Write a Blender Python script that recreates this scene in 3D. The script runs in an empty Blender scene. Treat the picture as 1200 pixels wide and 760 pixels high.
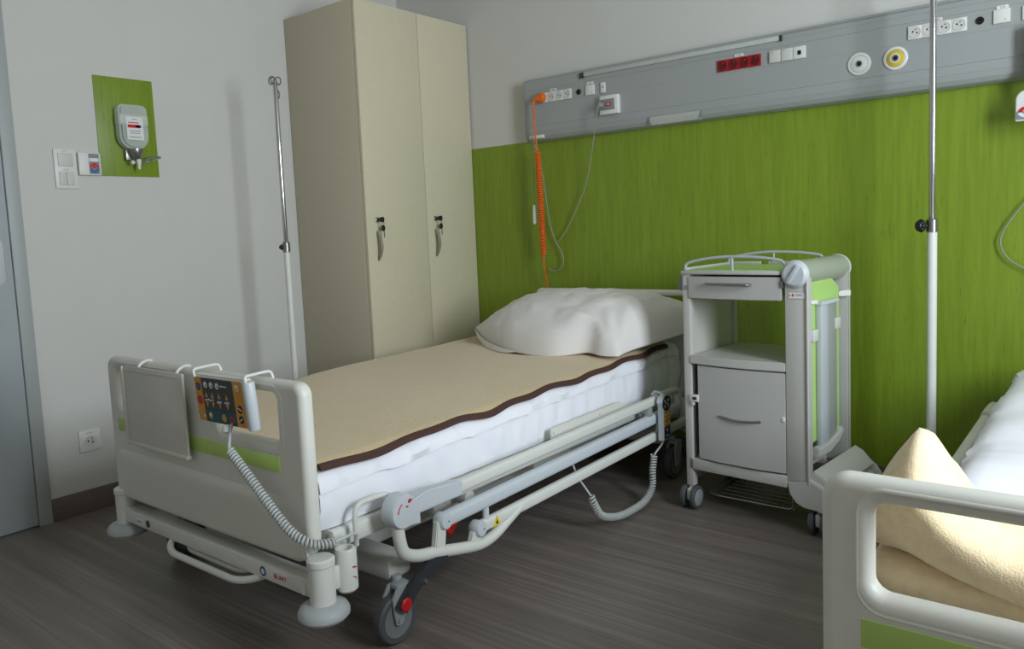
import bpy, bmesh, math, random
from mathutils import Vector, Matrix, noise, Euler
random.seed(7)
COL = bpy.context.scene.collection
PI = math.pi
V = Vector

# ------------------------------------------------------------------ materials
def lin(c):
    c = c / 255.0
    return c / 12.92 if c <= 0.04045 else ((c + 0.055) / 1.055) ** 2.4
def rgb(r, g, b): return (lin(r), lin(g), lin(b), 1.0)

def mat(name, col, rough=0.5, metal=0.0, var=0.0, scale=20.0, bump=0.0, bscale=200.0, stretch=(1, 1, 1),
        spec=0.5, trans=0.0, sheen=0.0, coat=0.0, alpha=1.0):
    m = bpy.data.materials.new(name); m.use_nodes = True
    nt = m.node_tree; b = nt.nodes['Principled BSDF']
    c = rgb(*col)
    b.inputs['Base Color'].default_value = c
    b.inputs['Roughness'].default_value = rough
    b.inputs['Metallic'].default_value = metal
    b.inputs['Specular IOR Level'].default_value = spec
    b.inputs['Transmission Weight'].default_value = trans
    b.inputs['Sheen Weight'].default_value = sheen
    b.inputs['Coat Weight'].default_value = coat
    b.inputs['Alpha'].default_value = alpha
    tc = nt.nodes.new('ShaderNodeTexCoord'); mp = nt.nodes.new('ShaderNodeMapping')
    mp.inputs['Scale'].default_value = stretch
    nt.links.new(tc.outputs['Object'], mp.inputs['Vector'])
    if var > 0:
        n = nt.nodes.new('ShaderNodeTexNoise'); n.inputs['Scale'].default_value = scale; n.inputs['Detail'].default_value = 5
        r = nt.nodes.new('ShaderNodeValToRGB')
        r.color_ramp.elements[0].position = 0.3; r.color_ramp.elements[1].position = 0.7
        r.color_ramp.elements[0].color = tuple(x * (1 - var) for x in c[:3]) + (1,)
        r.color_ramp.elements[1].color = tuple(min(1, x * (1 + var)) for x in c[:3]) + (1,)
        nt.links.new(mp.outputs[0], n.inputs['Vector']); nt.links.new(n.outputs['Fac'], r.inputs[0])
        nt.links.new(r.outputs[0], b.inputs['Base Color'])
    if bump > 0:
        n2 = nt.nodes.new('ShaderNodeTexNoise'); n2.inputs['Scale'].default_value = bscale; n2.inputs['Detail'].default_value = 3
        bp = nt.nodes.new('ShaderNodeBump'); bp.inputs['Strength'].default_value = bump; bp.inputs['Distance'].default_value = 0.002
        nt.links.new(mp.outputs[0], n2.inputs['Vector']); nt.links.new(n2.outputs['Fac'], bp.inputs['Height'])
        nt.links.new(bp.outputs[0], b.inputs['Normal'])
    return m

def green_mat(name):
    m = bpy.data.materials.new(name); m.use_nodes = True; nt = m.node_tree; b = nt.nodes['Principled BSDF']
    b.inputs['Roughness'].default_value = 0.42
    tc = nt.nodes.new('ShaderNodeTexCoord')
    def nz(sc, scale, det):
        mp = nt.nodes.new('ShaderNodeMapping'); mp.inputs['Scale'].default_value = sc
        n = nt.nodes.new('ShaderNodeTexNoise'); n.inputs['Scale'].default_value = scale; n.inputs['Detail'].default_value = det
        nt.links.new(tc.outputs['Object'], mp.inputs[0]); nt.links.new(mp.outputs[0], n.inputs['Vector']); return n
    n1 = nz((26, 26, 1.6), 3.0, 8); n2 = nz((26, 26, 3.0), 5.0, 3)
    r1 = nt.nodes.new('ShaderNodeValToRGB')
    r1.color_ramp.elements[0].position = 0.32; r1.color_ramp.elements[0].color = rgb(117, 140, 33)
    r1.color_ramp.elements[1].position = 0.7; r1.color_ramp.elements[1].color = rgb(130, 153, 41)
    r2 = nt.nodes.new('ShaderNodeValToRGB')
    r2.color_ramp.elements[0].position = 0.64; r2.color_ramp.elements[0].color = (0, 0, 0, 1)
    r2.color_ramp.elements[1].position = 0.74; r2.color_ramp.elements[1].color = (0.75, 0.75, 0.75, 1)
    mx = nt.nodes.new('ShaderNodeMixRGB'); mx.inputs['Color2'].default_value = rgb(92, 114, 20)
    nt.links.new(n1.outputs['Fac'], r1.inputs[0]); nt.links.new(n2.outputs['Fac'], r2.inputs[0])
    nt.links.new(r2.outputs[0], mx.inputs['Fac']); nt.links.new(r1.outputs[0], mx.inputs['Color1'])
    nt.links.new(mx.outputs[0], b.inputs['Base Color'])
    return m

def floor_mat():
    m = bpy.data.materials.new('wood_vinyl'); m.use_nodes = True; nt = m.node_tree; b = nt.nodes['Principled BSDF']
    b.inputs['Roughness'].default_value = 0.38; b.inputs['Specular IOR Level'].default_value = 0.4
    tc = nt.nodes.new('ShaderNodeTexCoord')
    def nz(sc, scale, det, rough=0.5):
        mp = nt.nodes.new('ShaderNodeMapping'); mp.inputs['Scale'].default_value = sc
        n = nt.nodes.new('ShaderNodeTexNoise'); n.inputs['Scale'].default_value = scale; n.inputs['Detail'].default_value = det; n.inputs['Roughness'].default_value = rough
        nt.links.new(tc.outputs['Object'], mp.inputs[0]); nt.links.new(mp.outputs[0], n.inputs['Vector']); return n
    n1 = nz((0.55, 46, 1), 2.2, 9, 0.7); n2 = nz((0.3, 9, 1), 1.7, 3)
    add = nt.nodes.new('ShaderNodeMath'); add.operation = 'MULTIPLY_ADD'; add.inputs[1].default_value = 0.45
    sub = nt.nodes.new('ShaderNodeMath'); sub.operation = 'MULTIPLY'; sub.inputs[1].default_value = 0.55
    nt.links.new(n1.outputs['Fac'], sub.inputs[0]); nt.links.new(n2.outputs['Fac'], add.inputs[0]); nt.links.new(sub.outputs[0], add.inputs[2])
    r = nt.nodes.new('ShaderNodeValToRGB')
    e = r.color_ramp.elements
    e[0].position = 0.33; e[0].color = rgb(98, 89, 84); e[1].position = 0.66; e[1].color = rgb(146, 137, 130)
    k = e.new(0.5); k.color = rgb(118, 109, 103)
    nt.links.new(add.outputs[0], r.inputs[0]); nt.links.new(r.outputs[0], b.inputs['Base Color'])
    bp = nt.nodes.new('ShaderNodeBump'); bp.inputs['Strength'].default_value = 0.12; bp.inputs['Distance'].default_value = 0.001
    nt.links.new(n1.outputs['Fac'], bp.inputs['Height']); nt.links.new(bp.outputs[0], b.inputs['Normal'])
    return m

M = {}
M['wall'] = mat('white_wall_paint', (208, 207, 203), 0.75, var=0.012, scale=6, bump=0.15, bscale=260)
M['warm'] = mat('warm_wall_paint', (206, 202, 194), 0.8, var=0.015, scale=6)
M['ceil'] = mat('ceiling_paint', (196, 194, 188), 0.85, var=0.01)
M['green'] = green_mat('green_linoleum')
M['floor'] = floor_mat()
M['skirt'] = mat('dark_vinyl_skirting', (108, 96, 88), 0.5, var=0.12, scale=3, stretch=(3, 3, 40))
M['door'] = mat('door_grey', (172, 178, 182), 0.4, var=0.01)
M['frame'] = mat('door_frame_grey', (168, 172, 172), 0.45, var=0.01)
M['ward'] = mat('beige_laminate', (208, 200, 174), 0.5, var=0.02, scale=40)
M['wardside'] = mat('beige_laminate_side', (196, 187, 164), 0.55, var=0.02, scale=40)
M['bed'] = mat('bed_plastic', (216, 215, 207), 0.42, var=0.01, bump=0.05, bscale=500)
M['bedgreen'] = mat('bed_green_insert', (178, 206, 112), 0.45, var=0.02)
M['steel'] = mat('white_powder_steel', (216, 216, 210), 0.38, var=0.01)
M['greysteel'] = mat('grey_powder_steel', (150, 152, 150), 0.45, var=0.02)
M['beamgrey'] = mat('light_grey_steel', (184, 185, 180), 0.42, var=0.02)
M['redshade'] = mat('red_socket_recess_shade', (104, 8, 16), 0.4, var=0.02)  # recess shade put into the colour as a darker red
M['castorgrey'] = mat('castor_grey', (118, 121, 124), 0.45, var=0.02)
M['nickel'] = mat('brushed_nickel', (150, 146, 130), 0.45, metal=0.35, var=0.02)
M['railgrey'] = mat('rail_grey_plastic', (196, 202, 207), 0.42, var=0.01)
M['bumper'] = mat('bumper_grey', (172, 176, 177), 0.5, var=0.01)
M['dark'] = mat('dark_grey_plastic', (52, 54, 58), 0.4, var=0.03)
M['black'] = mat('black_plastic', (18, 18, 19), 0.4, var=0.03)
M['rubber'] = mat('grey_rubber', (78, 81, 84), 0.55, var=0.03)
M['hubgrey'] = mat('wheel_grey', (150, 154, 156), 0.45, var=0.02)
M['red'] = mat('red_plastic', (196, 26, 30), 0.4, var=0.02)
M['redsock'] = mat('red_socket', (160, 18, 28), 0.4, var=0.02)
M['chrome'] = mat('chrome', (205, 205, 208), 0.16, metal=1.0, var=0.01)
M['satin'] = mat('satin_metal', (150, 150, 148), 0.32, metal=0.9, var=0.02)
M['sheet'] = mat('white_cotton', (238, 238, 245), 0.9, var=0.01, bump=0.12, bscale=350, sheen=0.1)
M['pillow'] = mat('white_pillowcase', (226, 222, 219), 0.9, var=0.01, bump=0.12, bscale=350, sheen=0.1)
M['blanket'] = mat('beige_wool', (204, 180, 138), 0.95, var=0.06, scale=90, bump=0.5, bscale=420, sheen=0.3)
M['blanket2'] = mat('cream_wool', (228, 207, 170), 0.95, var=0.07, scale=70, bump=0.6, bscale=380, sheen=0.35)
M['trim'] = mat('brown_binding', (74, 48, 41), 0.85, var=0.08, scale=120)
M['panel'] = mat('panel_grey', (158, 162, 161), 0.42, var=0.01, scale=4, stretch=(0.3, 1, 30))
M['panel2'] = mat('panel_grey_band', (146, 149, 148), 0.45, var=0.01)
M['lens'] = mat('lamp_lens', (186, 190, 184), 0.3, var=0.06, scale=120, coat=0.3)
M['white'] = mat('white_plastic', (222, 222, 218), 0.4, var=0.01)
M['offwhite'] = mat('offwhite_plastic', (205, 205, 200), 0.45, var=0.01)
M['label'] = mat('paper_label', (226, 226, 226), 0.6, var=0.01)
M['sockhole'] = mat('socket_recess', (204, 204, 200), 0.5, var=0.02)
M['orange'] = mat('orange_plastic', (226, 108, 24), 0.45, var=0.03)
M['greycord'] = mat('grey_cord', (148, 148, 142), 0.5, var=0.02)
M['cordwhite'] = mat('pale_grey_cord', (184, 188, 186), 0.5, var=0.02)
M['cart'] = mat('cabinet_plastic', (190, 189, 184), 0.45, var=0.01)
M['cartfront'] = mat('cabinet_front', (182, 181, 178), 0.45, var=0.01)
M['cartgreen'] = mat('cabinet_green', (172, 208, 122), 0.45, var=0.01)
M['carttube'] = mat('cabinet_tube', (160, 166, 150), 0.4, var=0.01)
M['alu'] = mat('grey_aluminium', (182, 187, 192), 0.42, metal=0.0, var=0.01)
M['yellow'] = mat('yellow_ring', (206, 182, 52), 0.45, var=0.02)
M['yellowsticker'] = mat('yellow_sticker', (226, 206, 30), 0.5, var=0.01)
M['keygrey'] = mat('keypad_dark', (58, 60, 66), 0.5, var=0.02)
M['keyteal'] = mat('keypad_teal', (22, 84, 92), 0.5, var=0.02)
M['keyorange'] = mat('keypad_orange', (212, 146, 34), 0.5, var=0.03)
M['keyamber'] = mat('keypad_amber', (206, 150, 62), 0.5, var=0.02)
M['blue'] = mat('emblem_blue', (52, 98, 160), 0.5, var=0.02)
M['midgrey'] = mat('label_grey', (132, 136, 140), 0.5, var=0.02)
M['chart'] = mat('chart_board', (206, 204, 196), 0.5, var=0.015)
M['bottle'] = mat('clear_plastic_bottle', (214, 222, 216), 0.28, var=0.01, alpha=0.5)
M['band'] = mat('clear_band', (232, 236, 232), 0.3, var=0.01, alpha=0.55)
M['liquid'] = mat('sanitizer_liquid', (196, 208, 196), 0.2, var=0.01, alpha=0.42)
M['glass'] = mat('window_glass', (245, 250, 250), 0.02, trans=1.0)

# ------------------------------------------------------------------ mesh builder
def smooth_path(pts, n=8):
    pts = [V(p) for p in pts]; out = []
    for i in range(len(pts) - 1):
        p0 = pts[max(i - 1, 0)]; p1 = pts[i]; p2 = pts[i + 1]; p3 = pts[min(i + 2, len(pts) - 1)]
        for k in range(n):
            t = k / n
            out.append(0.5 * ((2 * p1) + (p2 - p0) * t + (2 * p0 - 5 * p1 + 4 * p2 - p3) * t * t + (3 * p1 - p0 - 3 * p2 + p3) * t ** 3))
    out.append(pts[-1]); return out

def round_path(pts, r, n=5):
    pts = [V(p) for p in pts]; out = [pts[0]]
    for i in range(1, len(pts) - 1):
        a, b, c = pts[i - 1], pts[i], pts[i + 1]
        d1 = (a - b); d2 = (c - b); rr = min(r, d1.length * 0.49, d2.length * 0.49)
        s = b + d1.normalized() * rr; e = b + d2.normalized() * rr
        for k in range(n + 1):
            t = k / n
            out.append((1 - t) ** 2 * s + 2 * t * (1 - t) * b + t * t * e)
    out.append(pts[-1]); return out

class MB:
    def __init__(s): s.bm = bmesh.new(); s.m = 0
    def _add(s, verts, faces):
        vs = [s.bm.verts.new(v) for v in verts]
        for f in faces:
            try:
                ff = s.bm.faces.new([vs[i] for i in f]); ff.material_index = s.m
            except ValueError: pass
        return vs
    def merge(s, b2):
        b2.verts.ensure_lookup_table(); b2.verts.index_update()
        vs = [s.bm.verts.new(v.co) for v in b2.verts]
        for f in b2.faces:
            try:
                ff = s.bm.faces.new([vs[v.index] for v in f.verts]); ff.material_index = s.m
            except ValueError: pass
        b2.free()
    def box(s, x0, x1, y0, y1, z0, z1, bev=0.0, seg=2, mtx=None):
        b = bmesh.new(); bmesh.ops.create_cube(b, size=1.0)
        for v in b.verts:
            v.co = V((x0 + (v.co.x + .5) * (x1 - x0), y0 + (v.co.y + .5) * (y1 - y0), z0 + (v.co.z + .5) * (z1 - z0)))
        if bev > 0:
            bev = min(bev, 0.49 * min(abs(x1 - x0), abs(y1 - y0), abs(z1 - z0)))
            bmesh.ops.bevel(b, geom=list(b.edges), offset=bev, segments=seg, affect='EDGES', profile=0.5)
        if mtx is not None: bmesh.ops.transform(b, matrix=mtx, verts=b.verts)
        s.merge(b); return s
    def tube(s, pts, r, n=10, closed=False, cap=True):
        pts = [V(p) for p in pts]; N = len(pts); rings = []
        rs = r if isinstance(r, (list, tuple)) else [r] * N
        t0 = (pts[1] - pts[0]).normalized()
        up = V((0, 0, 1)) if abs(t0.z) < 0.9 else V((1, 0, 0))
        nrm = (up - t0 * up.dot(t0)).normalized()
        for i in range(N):
            if closed: t = (pts[(i + 1) % N] - pts[i - 1])
            else: t = pts[min(i + 1, N - 1)] - pts[max(i - 1, 0)]
            if t.length < 1e-9: t = t0.copy()
            t.normalize()
            nrm = nrm - t * nrm.dot(t)
            if nrm.length < 1e-6: nrm = t.orthogonal()
            nrm.normalize(); bn = t.cross(nrm)
            rings.append([s.bm.verts.new(pts[i] + (nrm * math.cos(2 * PI * k / n) + bn * math.sin(2 * PI * k / n)) * rs[i]) for k in range(n)])
        L = N if closed else N - 1
        for i in range(L):
            a = rings[i]; b = rings[(i + 1) % N]
            for k in range(n):
                f = s.bm.faces.new((a[k], a[(k + 1) % n], b[(k + 1) % n], b[k])); f.material_index = s.m
        if cap and not closed:
            for rg in (rings[0][::-1], rings[-1]):
                f = s.bm.faces.new(rg); f.material_index = s.m
        return s
    def cyl(s, p0, p1, r, n=24, bev=0.0):
        p0 = V(p0); p1 = V(p1)
        if bev > 0:
            d = (p1 - p0).normalized()
            return s.tube([p0, p0 + d * bev * .3, p0 + d * bev, p1 - d * bev, p1 - d * bev * .3, p1], [r - bev, r - bev * .3, r, r, r - bev * .3, r - bev], n)
        return s.tube([p0, p1], r, n)
    def lathe(s, prof, o=(0, 0, 0), axis=(0, 0, 1), n=32):
        o = V(o); ax = V(axis).normalized(); a = ax.orthogonal().normalized(); b = ax.cross(a); rings = []
        for (r, h) in prof:
            if r < 1e-6: rings.append([s.bm.verts.new(o + ax * h)])
            else: rings.append([s.bm.verts.new(o + ax * h + (a * math.cos(2 * PI * k / n) + b * math.sin(2 * PI * k / n)) * r) for k in range(n)])
        for i in range(len(rings) - 1):
            A, B = rings[i], rings[i + 1]
            for k in range(n):
                q = [A[k % len(A)], A[(k + 1) % n % len(A)], B[(k + 1) % n % len(B)], B[k % len(B)]]
                u = []
                for v in q:
                    if v not in u: u.append(v)
                if len(u) >= 3:
                    try:
                        f = s.bm.faces.new(u); f.material_index = s.m
                    except ValueError: pass
        return s
    def prism(s, poly, axis, a, b, bev=0.0):
        # polygon in the plane normal to axis; axis 'x' -> (y,z), 'y' -> (x,z), 'z' -> (x,y)
        def p3(p, h): return {'x': V((h, p[0], p[1])), 'y': V((p[0], h, p[1])), 'z': V((p[0], p[1], h))}[axis]
        bb = bmesh.new(); A = [bb.verts.new(p3(p, a)) for p in poly]; B = [bb.verts.new(p3(p, b)) for p in poly]
        bb.faces.new(A); bb.faces.new(B[::-1])
        for i in range(len(poly)):
            j = (i + 1) % len(poly); bb.faces.new((A[j], A[i], B[i], B[j]))
        bmesh.ops.recalc_face_normals(bb, faces=bb.faces)
        if bev > 0:
            ed = [e for e in bb.edges if (e.verts[0] in A) == (e.verts[1] in A)]
            bmesh.ops.bevel(bb, geom=ed, offset=bev, segments=2, affect='EDGES')
        s.merge(bb); return s
    def sphere(s, c, r, u=16, v=10, sc=(1, 1, 1)):
        b = bmesh.new(); bmesh.ops.create_uvsphere(b, u_segments=u, v_segments=v, radius=r)
        for q in b.verts: q.co = V(c) + V((q.co.x * sc[0], q.co.y * sc[1], q.co.z * sc[2]))
        s.merge(b); return s
    def grid(s, nu, nv, fn, flip=False):
        vs = [[s.bm.verts.new(fn(i / nu, j / nv)) for j in range(nv + 1)] for i in range(nu + 1)]
        for i in range(nu):
            for j in range(nv):
                q = (vs[i][j], vs[i + 1][j], vs[i + 1][j + 1], vs[i][j + 1])
                f = s.bm.faces.new(q[::-1] if flip else q); f.material_index = s.m
        return vs
    def slab(s, nu, nv, top, bot):
        A = s.grid(nu, nv, top); B = s.grid(nu, nv, bot, True)
        for i in range(nu):
            for (j, fl) in ((0, 0), (nv, 1)):
                q = (A[i][j], B[i][j], B[i + 1][j], A[i + 1][j])
                f = s.bm.faces.new(q[::-1] if fl else q); f.material_index = s.m
        for j in range(nv):
            for (i, fl) in ((0, 1), (nu, 0)):
                q = (A[i][j], B[i][j], B[i][j + 1], A[i][j + 1])
                f = s.bm.faces.new(q[::-1] if fl else q); f.material_index = s.m
        return s
    def plate(s, outer, holes, y0, y1, bev=0.006, res=3):
        # outline(s) in (x,z), thickness along y, rounded edges
        cu = bpy.data.curves.new('tmp', 'CURVE'); cu.dimensions = '2D'; cu.fill_mode = 'BOTH'
        for poly in [outer] + holes:
            sp = cu.splines.new('POLY'); sp.points.add(len(poly) - 1); sp.use_cyclic_u = True
            for p, q in zip(sp.points, poly): p.co = (q[0], q[1], 0, 1)
        t = abs(y1 - y0) / 2; cu.extrude = t - bev; cu.bevel_depth = bev; cu.bevel_resolution = res; cu.offset = -bev
        o = bpy.data.objects.new('tmp', cu); COL.objects.link(o)
        dg = bpy.context.evaluated_depsgraph_get(); me = bpy.data.meshes.new_from_object(o.evaluated_get(dg))
        b = bmesh.new(); b.from_mesh(me); ym = (y0 + y1) / 2
        for v in b.verts: v.co = V((v.co.x, ym - v.co.z, v.co.y))
        bmesh.ops.recalc_face_normals(b, faces=b.faces)
        s.merge(b); bpy.data.objects.remove(o); bpy.data.curves.remove(cu); bpy.data.meshes.remove(me); return s
    def text(s, body, size, o, xd, yd, ext=0.0003):
        cu = bpy.data.curves.new('tmp', 'FONT'); cu.body = body; cu.size = size; cu.extrude = ext; cu.align_x = 'CENTER'; cu.align_y = 'CENTER'; cu.resolution_u = 2
        ob = bpy.data.objects.new('tmp', cu); COL.objects.link(ob)
        dg = bpy.context.evaluated_depsgraph_get(); me = bpy.data.meshes.new_from_object(ob.evaluated_get(dg))
        b = bmesh.new(); b.from_mesh(me); xd = V(xd).normalized(); yd = V(yd).normalized(); zd = xd.cross(yd)
        for v in b.verts: v.co = V(o) + xd * v.co.x + yd * v.co.y + zd * v.co.z
        s.merge(b); bpy.data.objects.remove(ob); bpy.data.curves.remove(cu); bpy.data.meshes.remove(me); return s
    def poly3(s, pts, nrm, h=0.0006):
        # small flat raised shape from a 3D polygon
        pts = [V(p) for p in pts]; n = V(nrm).normalized() * h; k = len(pts)
        s._add(pts + [p + n for p in pts], [list(range(k))[::-1], list(range(k, 2 * k))] + [(i, (i + 1) % k, (i + 1) % k + k, i + k) for i in range(k)]); return s
    def coil(s, path, R, r, turns, n=6, seg=14):
        path = [V(p) for p in path]
        L = [0.0]
        for i in range(1, len(path)): L.append(L[-1] + (path[i] - path[i - 1]).length)
        N = int(turns * seg); pts = []; nrm = None; j = 0
        for k in range(N + 1):
            d = L[-1] * k / N
            while j < len(L) - 2 and L[j + 1] < d: j += 1
            t = (d - L[j]) / max(L[j + 1] - L[j], 1e-9); p = path[j].lerp(path[j + 1], t); tg = (path[j + 1] - path[j]).normalized()
            if nrm is None: nrm = tg.orthogonal().normalized()
            nrm = (nrm - tg * nrm.dot(tg)).normalized(); bn = tg.cross(nrm); a = 2 * PI * turns * k / N
            pts.append(p + (nrm * math.cos(a) + bn * math.sin(a)) * R)
        s.tube(pts, r, n); return s
    def build(s, name, mats, parent=None, loc=None, smooth=35, local=False):
        if not isinstance(mats, (list, tuple)): mats = [mats]
        bmesh.ops.recalc_face_normals(s.bm, faces=s.bm.faces)
        if parent is not None: off = V((0, 0, 0)) if local else V(WORLD[parent.name])
        elif loc is not None: off = V(loc)
        else:
            co = [v.co for v in s.bm.verts]
            off = V((sum(c.x for c in co) / len(co), sum(c.y for c in co) / len(co), min(c.z for c in co)))
        for v in s.bm.verts: v.co -= off
        me = bpy.data.meshes.new(name); s.bm.to_mesh(me); s.bm.free()
        for m in mats: me.materials.append(M[m] if isinstance(m, str) else m)
        for p in me.polygons: p.use_smooth = True
        me.set_sharp_from_angle(angle=math.radians(smooth))
        o = bpy.data.objects.new(name, me); COL.objects.link(o)
        if parent is not None:
            o.parent = parent; WORLD[o.name] = WORLD[parent.name] if not local else (0, 0, 0)
        else:
            o.location = off; WORLD[o.name] = tuple(off)
        return o
WORLD = {}
def tag(o, label, cat, group=None):
    o['label'] = label; o['category'] = cat
    if group: o['group'] = group
    return o
def thing(name, label, cat, loc, rz=0.0, group=None):
    o = bpy.data.objects.new(name, None); COL.objects.link(o); o.location = loc; o.rotation_euler = (0, 0, rz)
    o.empty_display_size = 0.1; WORLD[o.name] = tuple(loc); return tag(o, label, cat, group)
def struct(o): o['kind'] = 'structure'; return o
def rrect(x0, x1, z0, z1, r, n=5):
    if not isinstance(r, (list, tuple)): r = [r] * 4       # bl, br, tr, tl
    out = []
    for (cx, cz, a0, rr) in ((x0 + r[0], z0 + r[0], PI, r[0]), (x1 - r[1], z0 + r[1], 1.5 * PI, r[1]), (x1 - r[2], z1 - r[2], 0, r[2]), (x0 + r[3], z1 - r[3], .5 * PI, r[3])):
        for k in range(n + 1):
            a = a0 + .5 * PI * k / n; out.append((cx + rr * math.cos(a), cz + rr * math.sin(a)))
    return out
def nz(x, y, z): return noise.noise(V((x, y, z)))

# ------------------------------------------------------------------ the room
RX, RY, RH = 4.65, -4.3, 2.75
struct(MB().box(-0.1, RX + .1, RY - .1, 0.1, -0.1, 0.0).build('floor', 'floor', loc=(0, 0, 0)))
struct(MB().box(-0.1, RX + .1, RY - .1, 0.1, RH, RH + .1).build('ceiling', 'ceil', loc=(0, 0, 0)))
struct(MB().box(-0.1, RX + .1, 0.0, 0.1, 0, RH).build('wall_back', 'wall', loc=(0, 0, 0)))
struct(MB().box(-0.1, RX + .1, RY - .1, RY, 0, RH).build('wall_front', 'warm', loc=(0, 0, 0)))
DY0, DY1, DH = -2.985, -2.015, 2.06                         # door opening in the left wall
w = MB(); w.box(-0.1, 0, DY1, 0, 0, RH); w.box(-0.1, 0, RY, DY0, 0, RH); w.box(-0.1, 0, DY0, DY1, DH, RH)
struct(w.build('wall_left', 'wall', loc=(0, 0, 0)))
WINS = [(-2.32, -1.46)]                                     # window opening in the right wall
WZ0, WZ1 = 0.80, 2.40
w = MB(); w.box(RX, RX + .1, WINS[0][1], 0, 0, RH); w.box(RX, RX + .1, RY, WINS[0][0], 0, RH)
for WY0, WY1 in WINS: w.box(RX, RX + .1, WY0, WY1, 0, WZ0); w.box(RX, RX + .1, WY0, WY1, WZ1, RH)
struct(w.build('wall_right', 'warm', loc=(0, 0, 0)))
for k, (WY0, WY1) in enumerate(WINS):
    wf = MB()
    for y in (WY0, (WY0 + WY1) / 2 - .03, WY1 - .06): wf.box(RX + .02, RX + .07, y, y + .06, WZ0, WZ1, .004)
    for z in (WZ0, WZ1 - .06): wf.box(RX + .02, RX + .07, WY0, WY1, z, z + .06, .004)
    wo = struct(wf.build('window_%d' % (k + 1), 'white', loc=(RX, (WY0 + WY1) / 2, WZ0)))
    MB().box(RX + .04, RX + .046, WY0 + .05, WY1 - .05, WZ0 + .05, WZ1 - .05).build('window_pane', 'glass', wo)
    MB().box(RX - .1, RX + .02, WY0 - .04, WY1 + .04, WZ0 - .03, WZ0 - .001, .006).build('window_sill', 'white', wo)
# door and its steel frame
d = MB(); d.box(-0.1, 0.012, DY1 - .012, DY1 + .036, 0, DH + .04, .003); d.box(-0.1, 0.012, DY0 - .036, DY0 + .012, 0, DH + .04, .003); d.box(-0.1, 0.012, DY0, DY1, DH - .01, DH + .04, .003)
do = struct(d.build('door_1', 'frame', loc=(0, DY1, 0)))
MB().box(-0.045, 0.006, DY0 + .013, DY1 - .014, 0.006, DH - .012, .002).build('door_leaf', 'door', do)
h = MB(); h.prism(rrect(-2.115, -2.056, .925, 1.10, .028, 6), 'x', .006, .014, .002); h.tube(round_path([(.01, -2.098, 1.05), (.055, -2.098, 1.05), (.055, -2.23, 1.05)], .012), .010, 10)
h.build('door_handle', 'satin', do)
# green linoleum cladding below the service panel
g = MB(); g.box(0.0, RX, -0.006, 0.0, 0.085, 1.471)
go = struct(g.build('trim_1', 'green', loc=(0, 0, 0)))
s_ = MB()
for x in (1.38, 2.885, 4.1): s_.box(x, x + .0012, -.0063, -.0055, .09, 1.47)
s_.build('seam', 'green', go)
struct(MB().box(0, RX, -0.013, 0, 0, 0.09, .003).build('baseboard_back', 'skirt', loc=(0, 0, 0)))
struct(MB().box(0, 0.008, DY1 + .036, -.757, 0, 0.09, .002).build('baseboard_left', 'skirt', loc=(0, 0, 0)))

# ------------------------------------------------------------------ wardrobe
WX, WYF, WYB, WH, WYM = 0.513, -0.756, -0.008, 2.10, -0.367
wd = thing('wardrobe', 'tall beige two-door wardrobe standing in the room corner', 'wardrobe', (0.25, -.38, 0))
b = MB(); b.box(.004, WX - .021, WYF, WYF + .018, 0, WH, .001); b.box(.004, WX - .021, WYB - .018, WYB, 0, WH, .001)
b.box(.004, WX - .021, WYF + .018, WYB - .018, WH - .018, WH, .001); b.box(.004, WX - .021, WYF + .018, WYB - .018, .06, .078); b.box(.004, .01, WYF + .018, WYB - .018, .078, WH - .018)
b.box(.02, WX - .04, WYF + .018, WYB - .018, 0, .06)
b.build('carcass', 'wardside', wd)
for k, (ya, yb) in enumerate(((WYF + .001, WYM - .0015), (WYM + .0015, WYB - .001))):
    dr = MB().box(WX - .019, WX, ya, yb, .062, WH - .001, .0012).build('door', 'ward', wd)
    yh = ya + .058 if k == 0 else ya + .052
    hb = MB()
    hp = [(WX + .002, yh, 1.065)] + [(WX + .002 + .026 * math.sin(PI * t / 10), yh, 1.065 - .135 * t / 10) for t in range(1, 10)] + [(WX + .002, yh, .93)]
    hb.tube(hp, [.004] + [.0055 + .0025 * math.sin(PI * t / 10) for t in range(1, 10)] + [.004], 10)
    hb.build('handle', 'nickel', dr)
    lk = MB(); lk.lathe([(0, 0), (.012, 0), (.012, .004), (.009, .006), (0, .006)], (WX, yh + .004, 1.117), (1, 0, 0), 20)
    lk.build('lock', 'satin', dr)
    kb = MB(); kb.box(WX + .004, WX + .022, yh + .0025, yh + .0055, 1.112, 1.122, .001)
    kb.prism([(WX + .02, 1.107), (WX + .045, 1.104), (WX + .05, 1.117), (WX + .045, 1.129), (WX + .02, 1.127)], 'y', yh + .001, yh + .007, .001)
    kb.tube([(WX + .04, yh + .004 + .006 * math.sin(t * PI / 6), 1.096 + .012 * math.cos(t * PI / 6)) for t in range(12)], .0012, 6, closed=True)
    kb.lathe([(0, -.004), (.012, -.004), (.014, -.002), (.014, .002), (.012, .004), (0, .004)], (WX + .03, yh + .013, 1.078), (1, .3, 0), 16)
    kb.m = 1; kb.box(WX + .028, WX + .030, yh + .016, yh + .021, 1.035, 1.07, .0005)
    kb.build('key', ['black', 'satin'], dr)

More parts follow.
